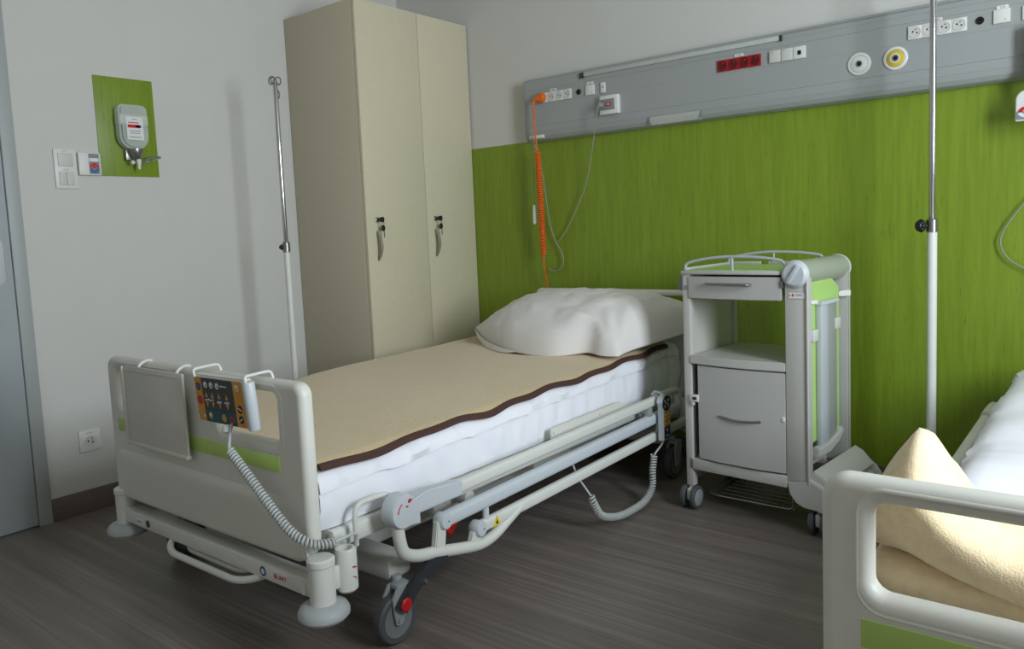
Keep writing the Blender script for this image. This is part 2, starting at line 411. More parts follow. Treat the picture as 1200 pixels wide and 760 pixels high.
# ------------------------------------------------------------------ left wall fittings
tag(MB().box(-.001, .005, -1.679, -1.440, 1.332, 1.728, .001).build('splash_board', 'green', loc=(0, -1.56, 1.332)), 'green rectangular backing board on the left wall behind the hand sanitizer', 'board')
sz = thing('sanitizer_dispenser', 'clear hand sanitizer bottle with elbow lever on the green backing board', 'dispenser', (.005, -1.55, 1.36))
bt = MB()
def bottle(y0, y1, z0, z1, x0, x1, rb, rt):
    out = []
    pr = rrect(y0, y1, z0, z1, [rb, rb, rt, rt], 8)
    bb = MB(); bb.prism(pr, 'x', x0, x1, .009); return bb
bo = bottle(-1.615, -1.497, 1.437, 1.616, .016, .062, .054, .022).build('bottle', 'bottle', sz)
lq = bottle(-1.611, -1.501, 1.442, 1.530, .020, .058, .043, .003).build('liquid', 'liquid', sz)
MB().box(.0145, .0635, -1.6165, -1.4955, 1.531, 1.578, .010, 3).build('retaining_band', 'band', sz)
lb = MB(); lb.box(.0637, .0643, -1.590, -1.522, 1.474, 1.566)
lb.m = 1; lb.box(.0643, .0647, -1.585, -1.535, 1.522, 1.535)
lb.m = 2; lb.box(.0643, .0647, -1.553, -1.530, 1.524, 1.533); lb.m = 3
for z, ww in ((1.555, .02), (1.508, .045), (1.499, .04), (1.484, .05)): lb.box(.0643, .0645, -1.556 - ww / 2, -1.556 + ww / 2, z, z + .003)
lb.m = 1; lb.box(.0643, .0645, -1.582, -1.54, 1.541, 1.5445)
lb.build('bottle_label', ['label', 'red', 'blue', 'midgrey'], bo)
pm = MB(); pm.lathe([(0, 0), (.012, 0), (.016, .004), (.024, .02), (.028, .03), (.028, .042), (0, .042)], (.047, -1.552, 1.398), (0, 0, 1), 24)
pm.box(-.001, .03, -1.585, -1.535, 1.395, 1.44, .003)
pm.build('pump_head', 'satin', sz)
nb = MB(); nb.lathe([(0, 0), (.005, 0), (.006, .012), (.010, .03), (.010, .04), (0, .04)], (.052, -1.546, 1.358), (0, 0, 1), 16); nb.sphere((.05, -1.57, 1.385), .009); nb.build('nozzle', 'white', sz)
lv = MB(); lv.tube(smooth_path([(.04, -1.53, 1.385), (.055, -1.515, 1.388), (.075, -1.49, 1.398), (.076, -1.466, 1.404)], 6), .0035, 8)
lv.tube(smooth_path([(.04, -1.53, 1.395), (.055, -1.515, 1.402), (.075, -1.49, 1.409), (.076, -1.466, 1.408)], 6), .0035, 8); lv.build('elbow_lever', 'chrome', sz)

def emblem(mb, c, ry, rz, xf):
    # red winged ring over blue winged ring on a disc; faces +x
    def arc(a0, a1, r0, r1, mi, h):
        mb.m = mi; n = 10; pts = []
        for k in range(n + 1):
            a = a0 + (a1 - a0) * k / n; pts.append((xf, c[0] + ry * r1 * math.cos(a), c[1] + rz * r1 * math.sin(a)))
        for k in range(n, -1, -1):
            a = a0 + (a1 - a0) * k / n; pts.append((xf, c[0] + ry * r0 * math.cos(a), c[1] + rz * r0 * math.sin(a)))
        mb.poly3(pts, (1, 0, 0), h)
    arc(.12, PI - .12, .45, 1.0, 1, .0008); arc(PI + .12, 2 * PI - .12, .45, 1.0, 2, .0008)
    for s in (-1, 1):
        mb.m = 0; a = PI / 2; mb.poly3([(xf + .0008, c[0] + s * ry * .35, c[1]), (xf + .0008, c[0] + s * ry * .6, c[1] + rz * .9), (xf + .0008, c[0] + s * ry * .48, c[1] + rz * .95)], (1, 0, 0), .0003)
    mb.m = 1; mb.poly3([(xf, c[0] + ry * .28 * math.cos(k * .628), c[1] + .15 * rz + rz * .28 * math.sin(k * .628)) for k in range(10)], (1, 0, 0), .0009)
br = thing('sign_box', 'small white box with a red and blue emblem beside the green board', 'box', (0, -1.722, 1.332))
MB().box(0, .018, -1.766, -1.682, 1.332, 1.420, .003).build('housing', 'white', br)
pl = MB(); pl.box(.018, .0186, -1.7285, -1.689, 1.337, 1.416); pl.m = 3; pl.box(.0186, .0189, -1.7265, -1.691, 1.385, 1.399); pl.m = 3
emblem(pl, (-1.709, 1.360), .018, .020, .0186); pl.build('emblem_label', ['midgrey', 'red', 'blue', 'label'], br)
sw = thing('light_switch', 'white double light switch plate on the left wall beside the sign box', 'switch', (0, -1.81, 1.28))
MB().box(0, .008, -1.852, -1.770, 1.279, 1.431, .002).build('frame', 'white', sw)
MB().box(.008, .012, -1.838, -1.784, 1.365, 1.415, .0015).build('rocker', 'offwhite', sw)
MB().box(.008, .012, -1.838, -1.8115, 1.293, 1.343, .0015).build('rocker', 'offwhite', sw)
MB().box(.008, .012, -1.8105, -1.784, 1.293, 1.343, .0015).build('rocker', 'offwhite', sw)
for zz in (1.423, 1.351): MB().text('8.11/4', .007, (.0083, -1.811, zz), (0, 1, 0), (0, 0, 1)).build('circuit_tag', 'midgrey', sw)

def socket_face(mb, c, n, xd, s=.0225):
    # round recess with two pin holes and an earth pin; materials 0 body 1 recess 2 black 3 chrome
    c = V(c); n = V(n).normalized(); xd = V(xd).normalized(); zd = V((0, 0, 1))
    mb.m = 1; mb.lathe([(s * .84, 0), (s * .84, .0016), (s * .76, .0016), (s * .72, .0004), (0, .0004)], c, n, 24)
    mb.m = 2
    for dx, dz in ((-.3, .12), (.3, -.1)):
        mb.lathe([(0, .001), (s * .13, .001), (s * .13, .0004)], c + xd * s * dx + zd * s * (dz), n, 10)
    mb.m = 3; mb.lathe([(0, .004), (s * .09, .004), (s * .09, 0)], c + zd * s * .42 + xd * s * .2, n, 8)
so = thing('wall_socket', 'white single power socket low on the left wall behind the bed foot', 'socket', (0, -1.815, .24))
MB().box(0, .008, -1.858, -1.776, .243, .327, .002).build('frame', 'white', so)
sf = MB(); sf.box(.008, .0095, -1.846, -1.788, .256, .306, .0006); socket_face(sf, (.0095, -1.817, .281), (1, 0, 0), (0, 1, 0), .028); sf.build('socket_insert', ['white', 'sockhole', 'black', 'chrome'], so)
MB().text('8.11/13', .008, (.0083, -1.817, .316), (0, 1, 0), (0, 0, 1)).build('circuit_tag', 'midgrey', so)

# ------------------------------------------------------------------ headwall service panel
PX0, PX1, PY = 0.913, 4.5, -0.062
hp = thing('service_panel', 'long grey wall-mounted service panel with sockets and gas outlets above green wall', 'panel', (2.8, 0, 1.46))
pf = [(-.0065, 1.462), (-.030, 1.463), (-.047, 1.470), (-.058, 1.484), (-.0635, 1.503), (-.0605, 1.505), (-.0605, 1.534), (-.0625, 1.536), (-.0625, 1.633), (-.0605, 1.634), (-.0605, 1.701), (-.0625, 1.702), (-.0625, 1.742), (-.058, 1.752), (-.050, 1.757), (-.0005, 1.757), (-.0005, 1.475)]
MB().prism(pf, 'x', PX0 + .004, PX1).build('housing', 'panel', hp, smooth=20)
MB().prism([(y * 1.02 - .0006, z) for y, z in pf], 'x', PX0, PX0 + .004).build('end_cap', 'panel2', hp)
lr = MB(); lr.box(1.255, 2.160, -.070, -.0622, 1.722, 1.741, .003); lr.build('light_rail', 'lens', hp)
MB().box(1.240, 1.262, -.073, -.0622, 1.717, 1.742, .003).build('rail_end', 'dark', hp)
MB().box(2.157, 2.167, -.073, -.0622, 1.719, 1.742, .002).build('rail_end', 'dark', hp)
MB().box(2.168, PX1 - .02, -.0665, -.0622, 1.744, 1.7455).box(2.168, PX1 - .02, -.0632, -.0622, 1.725, 1.7265).build('cover_joint', 'panel2', hp)
def module(name, x0, x1, z0=1.637, z1=1.682, m='white', yf=-.0665):
    b = MB(); b.box(x0, x1, yf, -.060, z0, z1, .001); return b
SM = ['white', 'sockhole', 'black', 'chrome']; RM = ['redsock', 'redshade', 'black', 'chrome']
def sockets(x0, n, z0, z1, mats, name):
    for k in range(n):
        b = module(name, x0 + .045 * k, x0 + .045 * k + .0446, z0, z1)
        socket_face(b, (x0 + .045 * k + .0223, -.0665, (z0 + z1) / 2), (0, -1, 0), (1, 0, 0))
        b.build(name, mats, hp)
sockets(1.008, 4, 1.637, 1.682, SM, 'socket')
sockets(1.902, 4, 1.642, 1.687, RM, 'red_socket')
sockets(2.606, 4, 1.643, 1.688, SM, 'socket')
def jack(x, z, r=.0125):
    MB().lathe([(r, 0), (r, .003), (r * .8, .006), (r * .5, .006), (r * .45, .002), (0, .002)], (x, -.0605, z), (0, -1, 0), 24).build('equipotential_jack', 'black', hp)
jack(1.228, 1.660); jack(2.823, 1.668)
def tagplate(x, z, t, w=.034):
    b = MB(); b.box(x - w / 2, x + w / 2, -.0635, -.060, z - .005, z + .006); b.m = 1; b.text(t, .008, (x, -.0637, z), (1, 0, 0), (0, 0, 1)); b.build('circuit_tag', ['label', 'black'], hp)
tagplate(1.085, 1.690, '3.14/1'); tagplate(1.290, 1.690, '3.18'); tagplate(1.993, 1.695, '3.14/2'); tagplate(2.695, 1.695, '3.14/3'); tagplate(2.887, 1.698, '3.19')
for (x0, z0) in ((1.267, 1.638), (2.862, 1.648)):
    b = module('x', x0, x0 + .047, z0, z0 + .044); b.m = 1; b.box(x0 + .031, x0 + .037, -.0668, -.066, z0 + .006, z0 + .013); b.build('blank_module', ['white', 'sockhole'], hp)
b = module('x', 1.347, 1.371, 1.638, 1.683); b.m = 1; b.lathe([(0, .0008), (.003, .0008), (.003, 0)], (1.359, -.0665, 1.663), (0, -1, 0), 10); b.build('signal_module', ['white', 'black'], hp)
b = module('x', 2.942, 2.988, 1.646, 1.69); b.build('blank_module', 'white', hp)
for x0, x1 in ((2.117, 2.160), (2.163, 2.206)):
    b = module('x', x0, x1, 1.643, 1.688, yf=-.069); b.m = 1; b.box(x0 + .006, x0 + .014, -.0693, -.0688, 1.680, 1.682); b.build('rocker_switch', ['offwhite', 'midgrey'], hp)
b = module('x', 2.208, 2.254, 1.643, 1.688); b.m = 1; b.box(2.224, 2.238, -.0668, -.066, 1.657, 1.673); b.build('data_outlet', ['white', 'black'], hp)
for x, mm in ((2.445, 'white'), (2.566, 'yellow')):
    b = MB(); b.lathe([(.040, 0), (.040, .004), (.037, .006), (.030, .006), (.030, .003), (0, .003)], (x, -.0625, 1.588), (0, -1, 0), 36)
    b.m = 1; b.lathe([(.029, 0), (.029, .006), (.026, .008), (.014, .008), (.012, .009), (.0, .009)], (x, -.0625, 1.588), (0, -1, 0), 36)
    b.m = 2; b.lathe([(.0305, .0025), (.0305, .0045), (.029, .0045)], (x, -.0625, 1.588), (0, -1, 0), 36); b.lathe([(0, .0095), (.0075, .0095), (.0075, .008)], (x, -.0625, 1.588), (0, -1, 0), 20)
    b.m = 3; b.lathe([(.0075, .009), (.0105, .011), (.0125, .009)], (x, -.0625, 1.588), (0, -1, 0), 20)
    b.m = 4; b.lathe([(.0165, .0085), (.0165, .0093), (.0125, .0095)], (x, -.0625, 1.588), (0, -1, 0), 24)
    b.build('gas_outlet', ['white', mm, 'black', 'midgrey', 'label'], hp)
b = MB(); b.prism([(-.0595, 1.501), (-.0655, 1.501), (-.061, 1.484), (-.049, 1.468), (-.044, 1.472)], 'x', 1.590, 1.826); b.build('reading_lamp', 'lens', hp)
for xa in (1.583, 1.824): MB().box(xa, xa + .009, -.0665, -.045, 1.474, 1.503, .002).build('lamp_bracket', 'midgrey', hp)
MB().box(.935, 1.020, -.067, -.045, 1.474, 1.491, .003).build('cord_holder', 'white', hp)
cu_ = thing('nurse_call_unit', 'white nurse call box with red button and drooping grey cord on the service panel', 'call unit', (1.40, -.062, 1.535))
MB().box(1.352, 1.446, -.088, -.0605, 1.537, 1.620, .004).build('housing', 'white', cu_)
MB().box(1.356, 1.430, -.0895, -.0875, 1.555, 1.603, .001).build('face', 'midgrey', cu_)
MB().box(1.388, 1.412, -.0915, -.089, 1.572, 1.588, .002).build('call_button', 'red', cu_)
MB().box(1.396, 1.404, -.0921, -.0914, 1.576, 1.584).build('button_symbol', 'label', cu_)
ccord = MB()
ccord.cyl((1.368, -.0895, 1.578), (1.368, -.118, 1.578), .0105, 14, .003)
ccord.tube(smooth_path([(1.366, -.116, 1.578), (1.362, -.122, 1.555), (1.35, -.115, 1.52), (1.318, -.09, 1.44), (1.275, -.06, 1.33), (1.224, -.035, 1.22), (1.165, -.028, 1.12), (1.105, -.025, 1.03), (1.062, -.025, 0.985), (1.035, -.025, 0.98)], 8), .0026, 6)
ccord.tube(smooth_path([(.966, -.073, 1.488), (.968, -.076, 1.46), (.985, -.05, 1.36), (.992, -.03, 1.22), (1.008, -.026, 1.08), (1.035, -.026, .99), (1.07, -.026, .93), (1.082, -.026, .88), (1.06, -.026, .845), (1.02, -.026, .835), (.99, -.026, .85)], 8), .0026, 6)
ccord.build('call_cord', 'greycord', cu_)
pc = thing('pull_switch', 'white pull switch hanging on a thin cord below the panel end', 'pull switch', (.957, -.075, 1.066))
MB().tube(smooth_path([(.96, -.060, 1.474), (.958, -.07, 1.35), (.957, -.075, 1.16)], 5), .0016, 6).build('pull_cord', 'greycord', pc)
MB().lathe([(0, 0), (.008, .001), (.010, .01), (.009, .06), (.007, .092), (0, .096)], (.957, -.075, 1.066), (0, 0, 1), 16).build('pull_handle', 'white', pc)
oc = thing('power_cable', 'orange coiled power cable plugged in the panel and hanging behind the bed head', 'cable', (1.0, -.08, .75))
pg = MB(); pg.lathe([(0, .0), (.0215, .0), (.0235, .004), (.0235, .016), (.018, .026), (0, .028)], (1.024, -.0668, 1.660), (0, -1, 0), 28)
pg.tube(smooth_path([(1.022, -.088, 1.660), (1.008, -.092, 1.656), (.994, -.094, 1.648), (.990, -.094, 1.63)], 5), [.012] * 6 + [.010] * 5 + [.006] * 5, 12); pg.build('plug', 'orange', oc)
w1 = MB(); w1.tube(smooth_path([(.990, -.094, 1.635), (.991, -.094, 1.55), (.995, -.094, 1.47), (1.0, -.088, 1.41)], 5), .0042, 8)
w1.coil(smooth_path([(1.0, -.088, 1.41), (1.003, -.086, 1.25), (1.005, -.084, 1.08), (1.006, -.08, .92)], 8), .0125, .0042, 46, 6, 12)
w1.tube(smooth_path([(1.006, -.08, .925), (1.003, -.078, .86), (.995, -.05, .78), (.985, -.035, .70), (1.0, -.03, .5), (1.05, -.03, .3)], 5), .0042, 8); w1.build('coiled_lead', 'orange', oc)

# ------------------------------------------------------------------ call handset sign at the right picture edge
hs = thing('call_handset', 'white rounded handset with red and grey emblem on a looped wire over the green wall', 'handset', (2.985, -.09, 1.324))
b = MB(); b.prism(rrect(2.931, 3.035, 1.322, 1.418, [.004, .004, .03, .03], 5), 'y', -.112, -.09, .003); b.build('housing', 'white', hs)
b = MB(); b.prism(rrect(2.9345, 3.03, 1.3265, 1.352, .002, 2), 'y', -.1126, -.1115); b.m = 1
for a0, a1, mi in ((.1, PI - .1, 1), (PI + .1, 2 * PI - .1, 3)):
    b.m = mi; pts = [(2.968 + .030 * math.cos(a0 + (a1 - a0) * k / 10), -.1127, 1.349 + .019 * math.sin(a0 + (a1 - a0) * k / 10)) for k in range(11)] + [(2.968 + .017 * math.cos(a1 + (a0 - a1) * k / 10), -.1127, 1.349 + .010 * math.sin(a1 + (a0 - a1) * k / 10)) for k in range(11)]
    b.poly3(pts, (0, -1, 0), .0008)
b.m = 2; b.lathe([(0, .0012), (.009, .0012), (.009, 0)], (2.972, -.112, 1.345), (0, -1, 0), 14)
b.build('emblem', ['midgrey', 'red', 'dark', 'label'], hs)
b = MB(); b.box(2.955, 3.01, -.105, -.0615, 1.45, 1.625, .004); b.box(2.965, 3.0, -.10, -.0945, 1.41, 1.455, .003); b.build('wall_bracket', 'panel2', hs)
MB().tube(smooth_path([(3.03, -.095, 1.33), (3.04, -.06, 1.2), (3.0, -.03, 1.12), (2.93, -.025, 1.03), (2.886, -.025, .945), (2.905, -.025, .88), (2.97, -.025, .835), (3.06, -.025, .80)], 8), .0028, 6).build('wire', 'greycord', hs)

# ------------------------------------------------------------------ hospital bed
BX0, BX1, BYF, BYB = 0.770, 1.750, -2.062, -2.022
BC = (BX0 + BX1) / 2
def board(out, z0, z1, y0, y1, holes, top_r=.03):
    return MB().plate(rrect(BX0, BX1, z0, z1, [.03, .05, top_r, top_r], 6), holes, y0, y1, .012, 4)
def build_bed(label):
    bed = thing('hospital_bed', label, 'bed', (BC, -1.05, 0), group=None)
    # footboard
    holes = [rrect(.834, 1.150, .560, .682, .020, 5), rrect(1.385, 1.645, .560, .682, .020, 5)]
    fb = MB(); fb.plate(rrect(BX0, BX1, .272, .714, [.03, .075, .032, .036], 8), holes, BYF, BYB, .0165, 5)
    fbo = fb.build('footboard', 'bed', bed, smooth=50)
    rim = MB()
    def mould(o):
        def fn(a, c):
            x = BX0 + .019 + (BX1 - BX0 - .038) * a; z = .292 + .142 * c
            e = min(1, a / .06) * min(1, (1 - a) / .25); e = e * e * (3 - 2 * e); pr = .0065 * e * min(1, (1 - c) / .16) * min(1, .25 + c / .9)
            return V((x, BYF - pr + (.0005 if o == 0 else .008), z))
        return fn
    rim.slab(60, 16, mould(0), mould(1))
    for x0, x1 in ((.842, 1.150), (1.385, 1.645)):
        rim.tube([(x, BYF + .0048, z) for x, z in rrect(x0 - .026, x1 + .026, .536, .7, .034, 5)], .0058, 8, closed=True)
    rim.build('moulding', 'bed', fbo, smooth=50)
    MB().box(.822, 1.650, BYF - .0018, BYF + .004, .489, .528, .001).build('green_stripe', 'bedgreen', fbo)
    lg = MB(); lg.box(1.295, 1.325, BYF - .0012, BYF, .628, .646); lg.box(1.297, 1.333, BYF - .0012, BYF, .611, .615); lg.box(1.297, 1.338, BYF - .0012, BYF, .598, .602); lg.build('rating_label', 'midgrey', fbo)
    # headboard
    hb = MB(); hb.plate(rrect(.957, 1.800, .30, .757, .03, 5), [rrect(.99, 1.765, .60, .729, .012, 4)], -.095, -.062, .010, 3); hb.build('headboard', 'bed', bed, smooth=50)
    # bumper bars, corner columns and discs at each end
    for end, yb in ((0, -2.045), (1, -.085)):
        s = -1 if end == 0 else 1
        cxs = {1: BC + .500, -1: BC - .472}
        bar = MB().box(.80, 1.735, yb - .018, yb + .03, .198, .241, .005).build('bumper_bar', 'steel', bed)
        if end == 0:
            st = MB(); st.box(1.585, 1.655, yb - .0186, yb - .018, .209, .229); st.m = 1
            st.text('LINET', .0135, (1.626, yb - .019, .219), (1, 0, 0), (0, 0, 1)); st.poly3([(1.594, yb - .0187, .219), (1.599, yb - .0187, .212), (1.604, yb - .0187, .218), (1.599, yb - .0187, .228)], (0, -1, 0)); st.build('maker_sticker', ['bed', 'red'], bar)
            st = MB(); st.lathe([(0, .0008), (.013, .0008), (.013, 0)], (1.545, yb - .018, .219), (0, -1, 0), 20); st.m = 1; st.lathe([(0, .0012), (.007, .0012), (.007, 0)], (1.545, yb - .018, .219), (0, -1, 0), 16); st.build('round_sticker', ['blue', 'label'], bar)
            st = MB(); st.box(.885, .925, yb - .0186, yb - .018, .209, .226); st.m = 1; st.box(.892, .918, yb - .0189, yb - .0186, .214, .219); st.m = 2; st.lathe([(0, .0008), (.012, .0008), (.012, 0)], (.955, yb - .018, .219), (0, -1, 0), 8); st.build('notice_sticker', ['label', 'midgrey', 'dark'], bar)
            st = MB(); st.prism(rrect(1.708, 1.723, .203, .238, .006, 4), 'y', yb - .0235, yb - .017, .001); st.build('spirit_level', 'white', bar)
        for sx in (-1, 1):
            cx = cxs[sx]
            MB().lathe([(0, .183), (.028, .183), (.031, .187), (.031, .280), (.0335, .283), (.0335, .296), (.028, .300), (0, .300)], (cx, yb, 0), (0, 0, 1), 28).build('corner_column', 'steel', bed)
            MB().lathe([(0, .150), (.040, .150), (.055, .153), (.0615, .161), (.0615, .171), (.055, .182), (.042, .189), (.024, .191), (0, .191)], (cx, yb, 0), (0, 0, 1), 36).build('bumper_disc', 'bumper', bed)
            y2 = yb - s * .066; x2 = cx + sx * .010
            sk = MB(); sk.lathe([(0, .196), (.021, .196), (.0265, .202), (.0265, .296), (.024, .302), (.017, .302), (.017, .27), (0, .27)], (x2, y2, 0), (0, 0, 1), 24)
            sk.box(min(cx, x2) - .006, max(cx, x2) + .006, min(yb, y2), max(yb, y2), .212, .268, .004)
            sko = sk.build('accessory_socket', 'steel', bed)
            if end == 0 and sx == 1:
                mk = MB()
                for zz, dz in ((.262, -.006), (.240, -.012)):
                    mk.poly3([(x2 + .0268, y2 - .004, zz), (x2 + .0268, y2 - .001, zz - .004), (x2 + .0262, y2 + .010, zz + dz), (x2 + .0262, y2 + .008, zz + dz + .004)], (1, 0, 0), .001)
                mk.build('red_mark', 'red', sko)
    # foot pedal bar
    p = MB(); p.tube(round_path([(1.06, -2.00, .205), (1.075, -2.06, .193), (1.13, -2.088, .181), (1.46, -2.088, .181), (1.52, -2.06, .193), (1.54, -2.00, .205)], .05, 5), .0095, 10)
    p.tube(round_path([(1.10, -2.0, .198), (1.15, -2.050, .183), (1.43, -2.050, .183), (1.48, -2.0, .198)], .05, 5), .007, 10); p.build('foot_pedal_bar', 'steel', bed)
    # undercarriage
    u = MB()
    for y in (-1.785, -.30): u.box(.775, 1.748, y - .042, y + .042, .146, .206, .014)
    for x in (.98, 1.54): u.box(x - .03, x + .03, -1.80, -.28, .17, .225, .006)
    u.build('undercarriage', 'beamgrey', bed)
    sc = MB(); 
    for ya, yb_ in ((-1.62, -1.30), (-.75, -.43)):
        sc.box(1.03, 1.49, ya, ya + .10, .215, .30, .01); sc.box(1.05, 1.10, ya, yb_, .22, .27, .006); sc.box(1.43, 1.48, ya, yb_, .22, .27, .006)
    sc.box(1.10, 1.42, -1.30, -.75, .20, .31, .02); sc.build('lifting_frame', 'greysteel', bed)
    mo = MB(); mo.cyl((1.63, -1.56, .245), (1.63, -1.05, .275), .028, 20, .006); mo.cyl((1.66, -1.47, .262), (1.72, -1.47, .262), .022, 18, .004); mo.box(1.585, 1.68, -1.10, -.88, .235, .305, .012); mo.build('actuator', 'steel', bed)
    MB().prism([(-1.60, .232), (-1.49, .222), (-1.545, .168)], 'x', 1.70, 1.708, .001).build('warning_flap', 'red', bed)
    # mattress platform
    pf_ = MB()
    for x0, x1 in ((.785, .825), (1.695, 1.735)): pf_.box(x0, x1, -1.985, -.10, .285, .335, .01)
    for y in (-1.985, -1.2, -.6, -.14): pf_.box(.80, 1.72, y, y + .04, .285, .335, .008)
    for y in (-1.97, -1.42, -.98, -.62): pf_.box(.81, 1.71, y, y + .36, .33, .336, .002)
    pfo = pf_.build('mattress_platform', 'steel', bed)
    for sx in (-1, 1):
        lp = MB(); xx = BC + sx * .505
        lp.tube(round_path([(xx, -1.94, .292), (xx, -1.94, .394), (xx, -1.83, .394), (xx - sx * .03, -1.78, .35), (xx - sx * .03, -1.78, .31)], .03, 5), .0065, 10); lp.build('mattress_retainer', 'steel', pfo)
        sd = MB(); x0 = BC + sx * .474; sd.prism([(-1.10, .335), (-1.10, .388), (-.66, .392), (-.62, .37), (-.62, .335)], 'x', x0 + sx * .018 - .004, x0 + sx * .018 + .004, .002)
        for yy in (-1.085, -.80): sd.lathe([(0, .005), (.007, .004), (.007, 0)], (x0 + sx * .022, yy, .376), (sx, 0, 0), 12)
        sd.build('side_plate', 'bed', pfo)
    # folded-down side rails
    for sx in (-1, 1):
        X = BC + sx * .540
        def L(y): return .352 + .014 * (y + 1.8)
        tb = MB()
        tb.tube(smooth_path([(X, -1.835, .335), (X, -1.83, .275), (X, -1.815, .235), (X, -1.77, .212), (X, -1.71, .199), (X, -1.56, .163), (X, -1.50, .158), (X, -1.45, .168), (X, -1.39, .192), (X, -1.34, .212)], 6), .0165, 14)
        tb.prism([(-1.715, .20), (-1.675, .192), (-1.665, .275), (-1.70, .28)], 'x', X - .010, X + .010, .003); tb.prism([(-1.575, .165), (-1.53, .158), (-1.525, .20), (-1.56, .205)], 'x', X - .010, X + .010, .003)
        tb.tube(smooth_path([(X, -.44, .300), (X, -.30, .300), (X, -.285, .31), (X, -.285, .345), (X, -.31, .372), (X, -.47, .375)], 6), .0145, 12)
        tb.tube(round_path([(X, -1.34, .211), (X, -.46, .2275), (X, -.44, .30)], .02, 4), .009, 8); tb.cyl((X - sx * .0, -.40, .30), (X - sx * .0, -.40, .372), .010, 12)
        sr = tb.build('side_rail', 'steel', bed)
        def bar(name, ya, yb, za, zb, hgt, th, m):
            b = MB(); k = 6
            prof = rrect(-th / 2, th / 2, -hgt / 2, hgt / 2, min(th, hgt) * .38, 4)
            A = [[b.bm.verts.new((X + px, yy, zz + pz)) for px, pz in prof] for yy, zz in ((ya, za), (yb, zb))]
            n = len(prof)
            for i in range(n): b.bm.faces.new((A[0][i], A[0][(i + 1) % n], A[1][(i + 1) % n], A[1][i]))
            b.bm.faces.new(A[0]); b.bm.faces.new(A[1]); return b.build(name, m, sr)
        bar('rail_bar', -1.63, -.485, .349, .364, .036, .026, 'steel')
        bar('rail_bar', -1.672, -.30, .275, .2985, .042, .032, 'railgrey')
        bar('rail_bar', -1.53, -.22, .207, .2275, .036, .026, 'steel')
        gr = MB(); gr.prism([(-1.84, .335), (-1.80, .332), (-1.62, .332), (-1.605, .336), (-1.605, .368), (-1.62, .372), (-1.74, .382), (-1.84, .36)], 'x', X - .017, X + .020, .004); gr.build('rail_sleeve', 'railgrey', sr)
        hb_ = MB(); hb_.lathe([(0, -.024), (.040, -.024), (.045, -.019), (.045, .016), (.041, .022), (0, .024)], (X, -1.825, .351), (sx, 0, 0), 32); hb_.prism([(-1.84, .31), (-1.765, .302), (-1.765, .34), (-1.83, .345)], 'x', X - .016, X + .016, .004)
        ho = hb_.build('hinge_cover', 'railgrey', sr)
        mk = MB(); mk.tube([(X + sx * .0225, -1.850, .352), (X + sx * .0225, -1.846, .364), (X + sx * .0225, -1.836, .375)], .0022, 6); mk.box(X + sx * .022, X + sx * .0245, -1.815, -1.806, .372, .378); mk.box(X + sx * .022, X + sx * .0245, -1.823, -1.816, .362, .366); mk.tube([(X + sx * .023, -1.812, .380), (X + sx * .023, -1.800, .377)], .0018, 6); mk.build('lock_symbol', 'red', ho)
        for (yy, zz) in ((-1.672, .275), (-1.532, .207)):
            c = MB(); c.lathe([(0, -.018), (.020, -.018), (.0225, -.014), (.0225, .014), (.019, .019), (0, .020)], (X, yy, zz), (sx, 0, 0), 24); c.m = 1; c.lathe([(0, .0208), (.0022, .0208), (.0022, .0195)], (X, yy + .004, zz), (sx, 0, 0), 8); c.build('end_cap', ['railgrey', 'black'], sr)
        MB().cyl((X, -1.495, .215), (X, -1.495, .272), .010, 12).build('spacer', 'railgrey', sr)
        y0, z0 = -1.462, .208
        c = MB(); c.poly3([(X + sx * .0132, y0 - .018, z0 - .013), (X + sx * .0132, y0 + .018, z0 - .013), (X + sx * .0132, y0, z0 + .017)], (sx, 0, 0), .0006)
        c.m = 1; c.poly3([(X + sx * .0139, y0 - .006, z0 - .008), (X + sx * .0139, y0 + .006, z0 - .008), (X + sx * .0139, y0, z0 + .006)], (sx, 0, 0), .0005); c.build('warning_sticker', ['yellowsticker', 'black'], sr)
        c = MB(); c.cyl((X - sx * .03, -.53, .33), (X + sx * .0, -.53, .33), .014, 14, .003); c.box(X - .012, X + .012, -.545, -.515, .29, .36, .004); c.build('rail_joint', 'greysteel', sr)
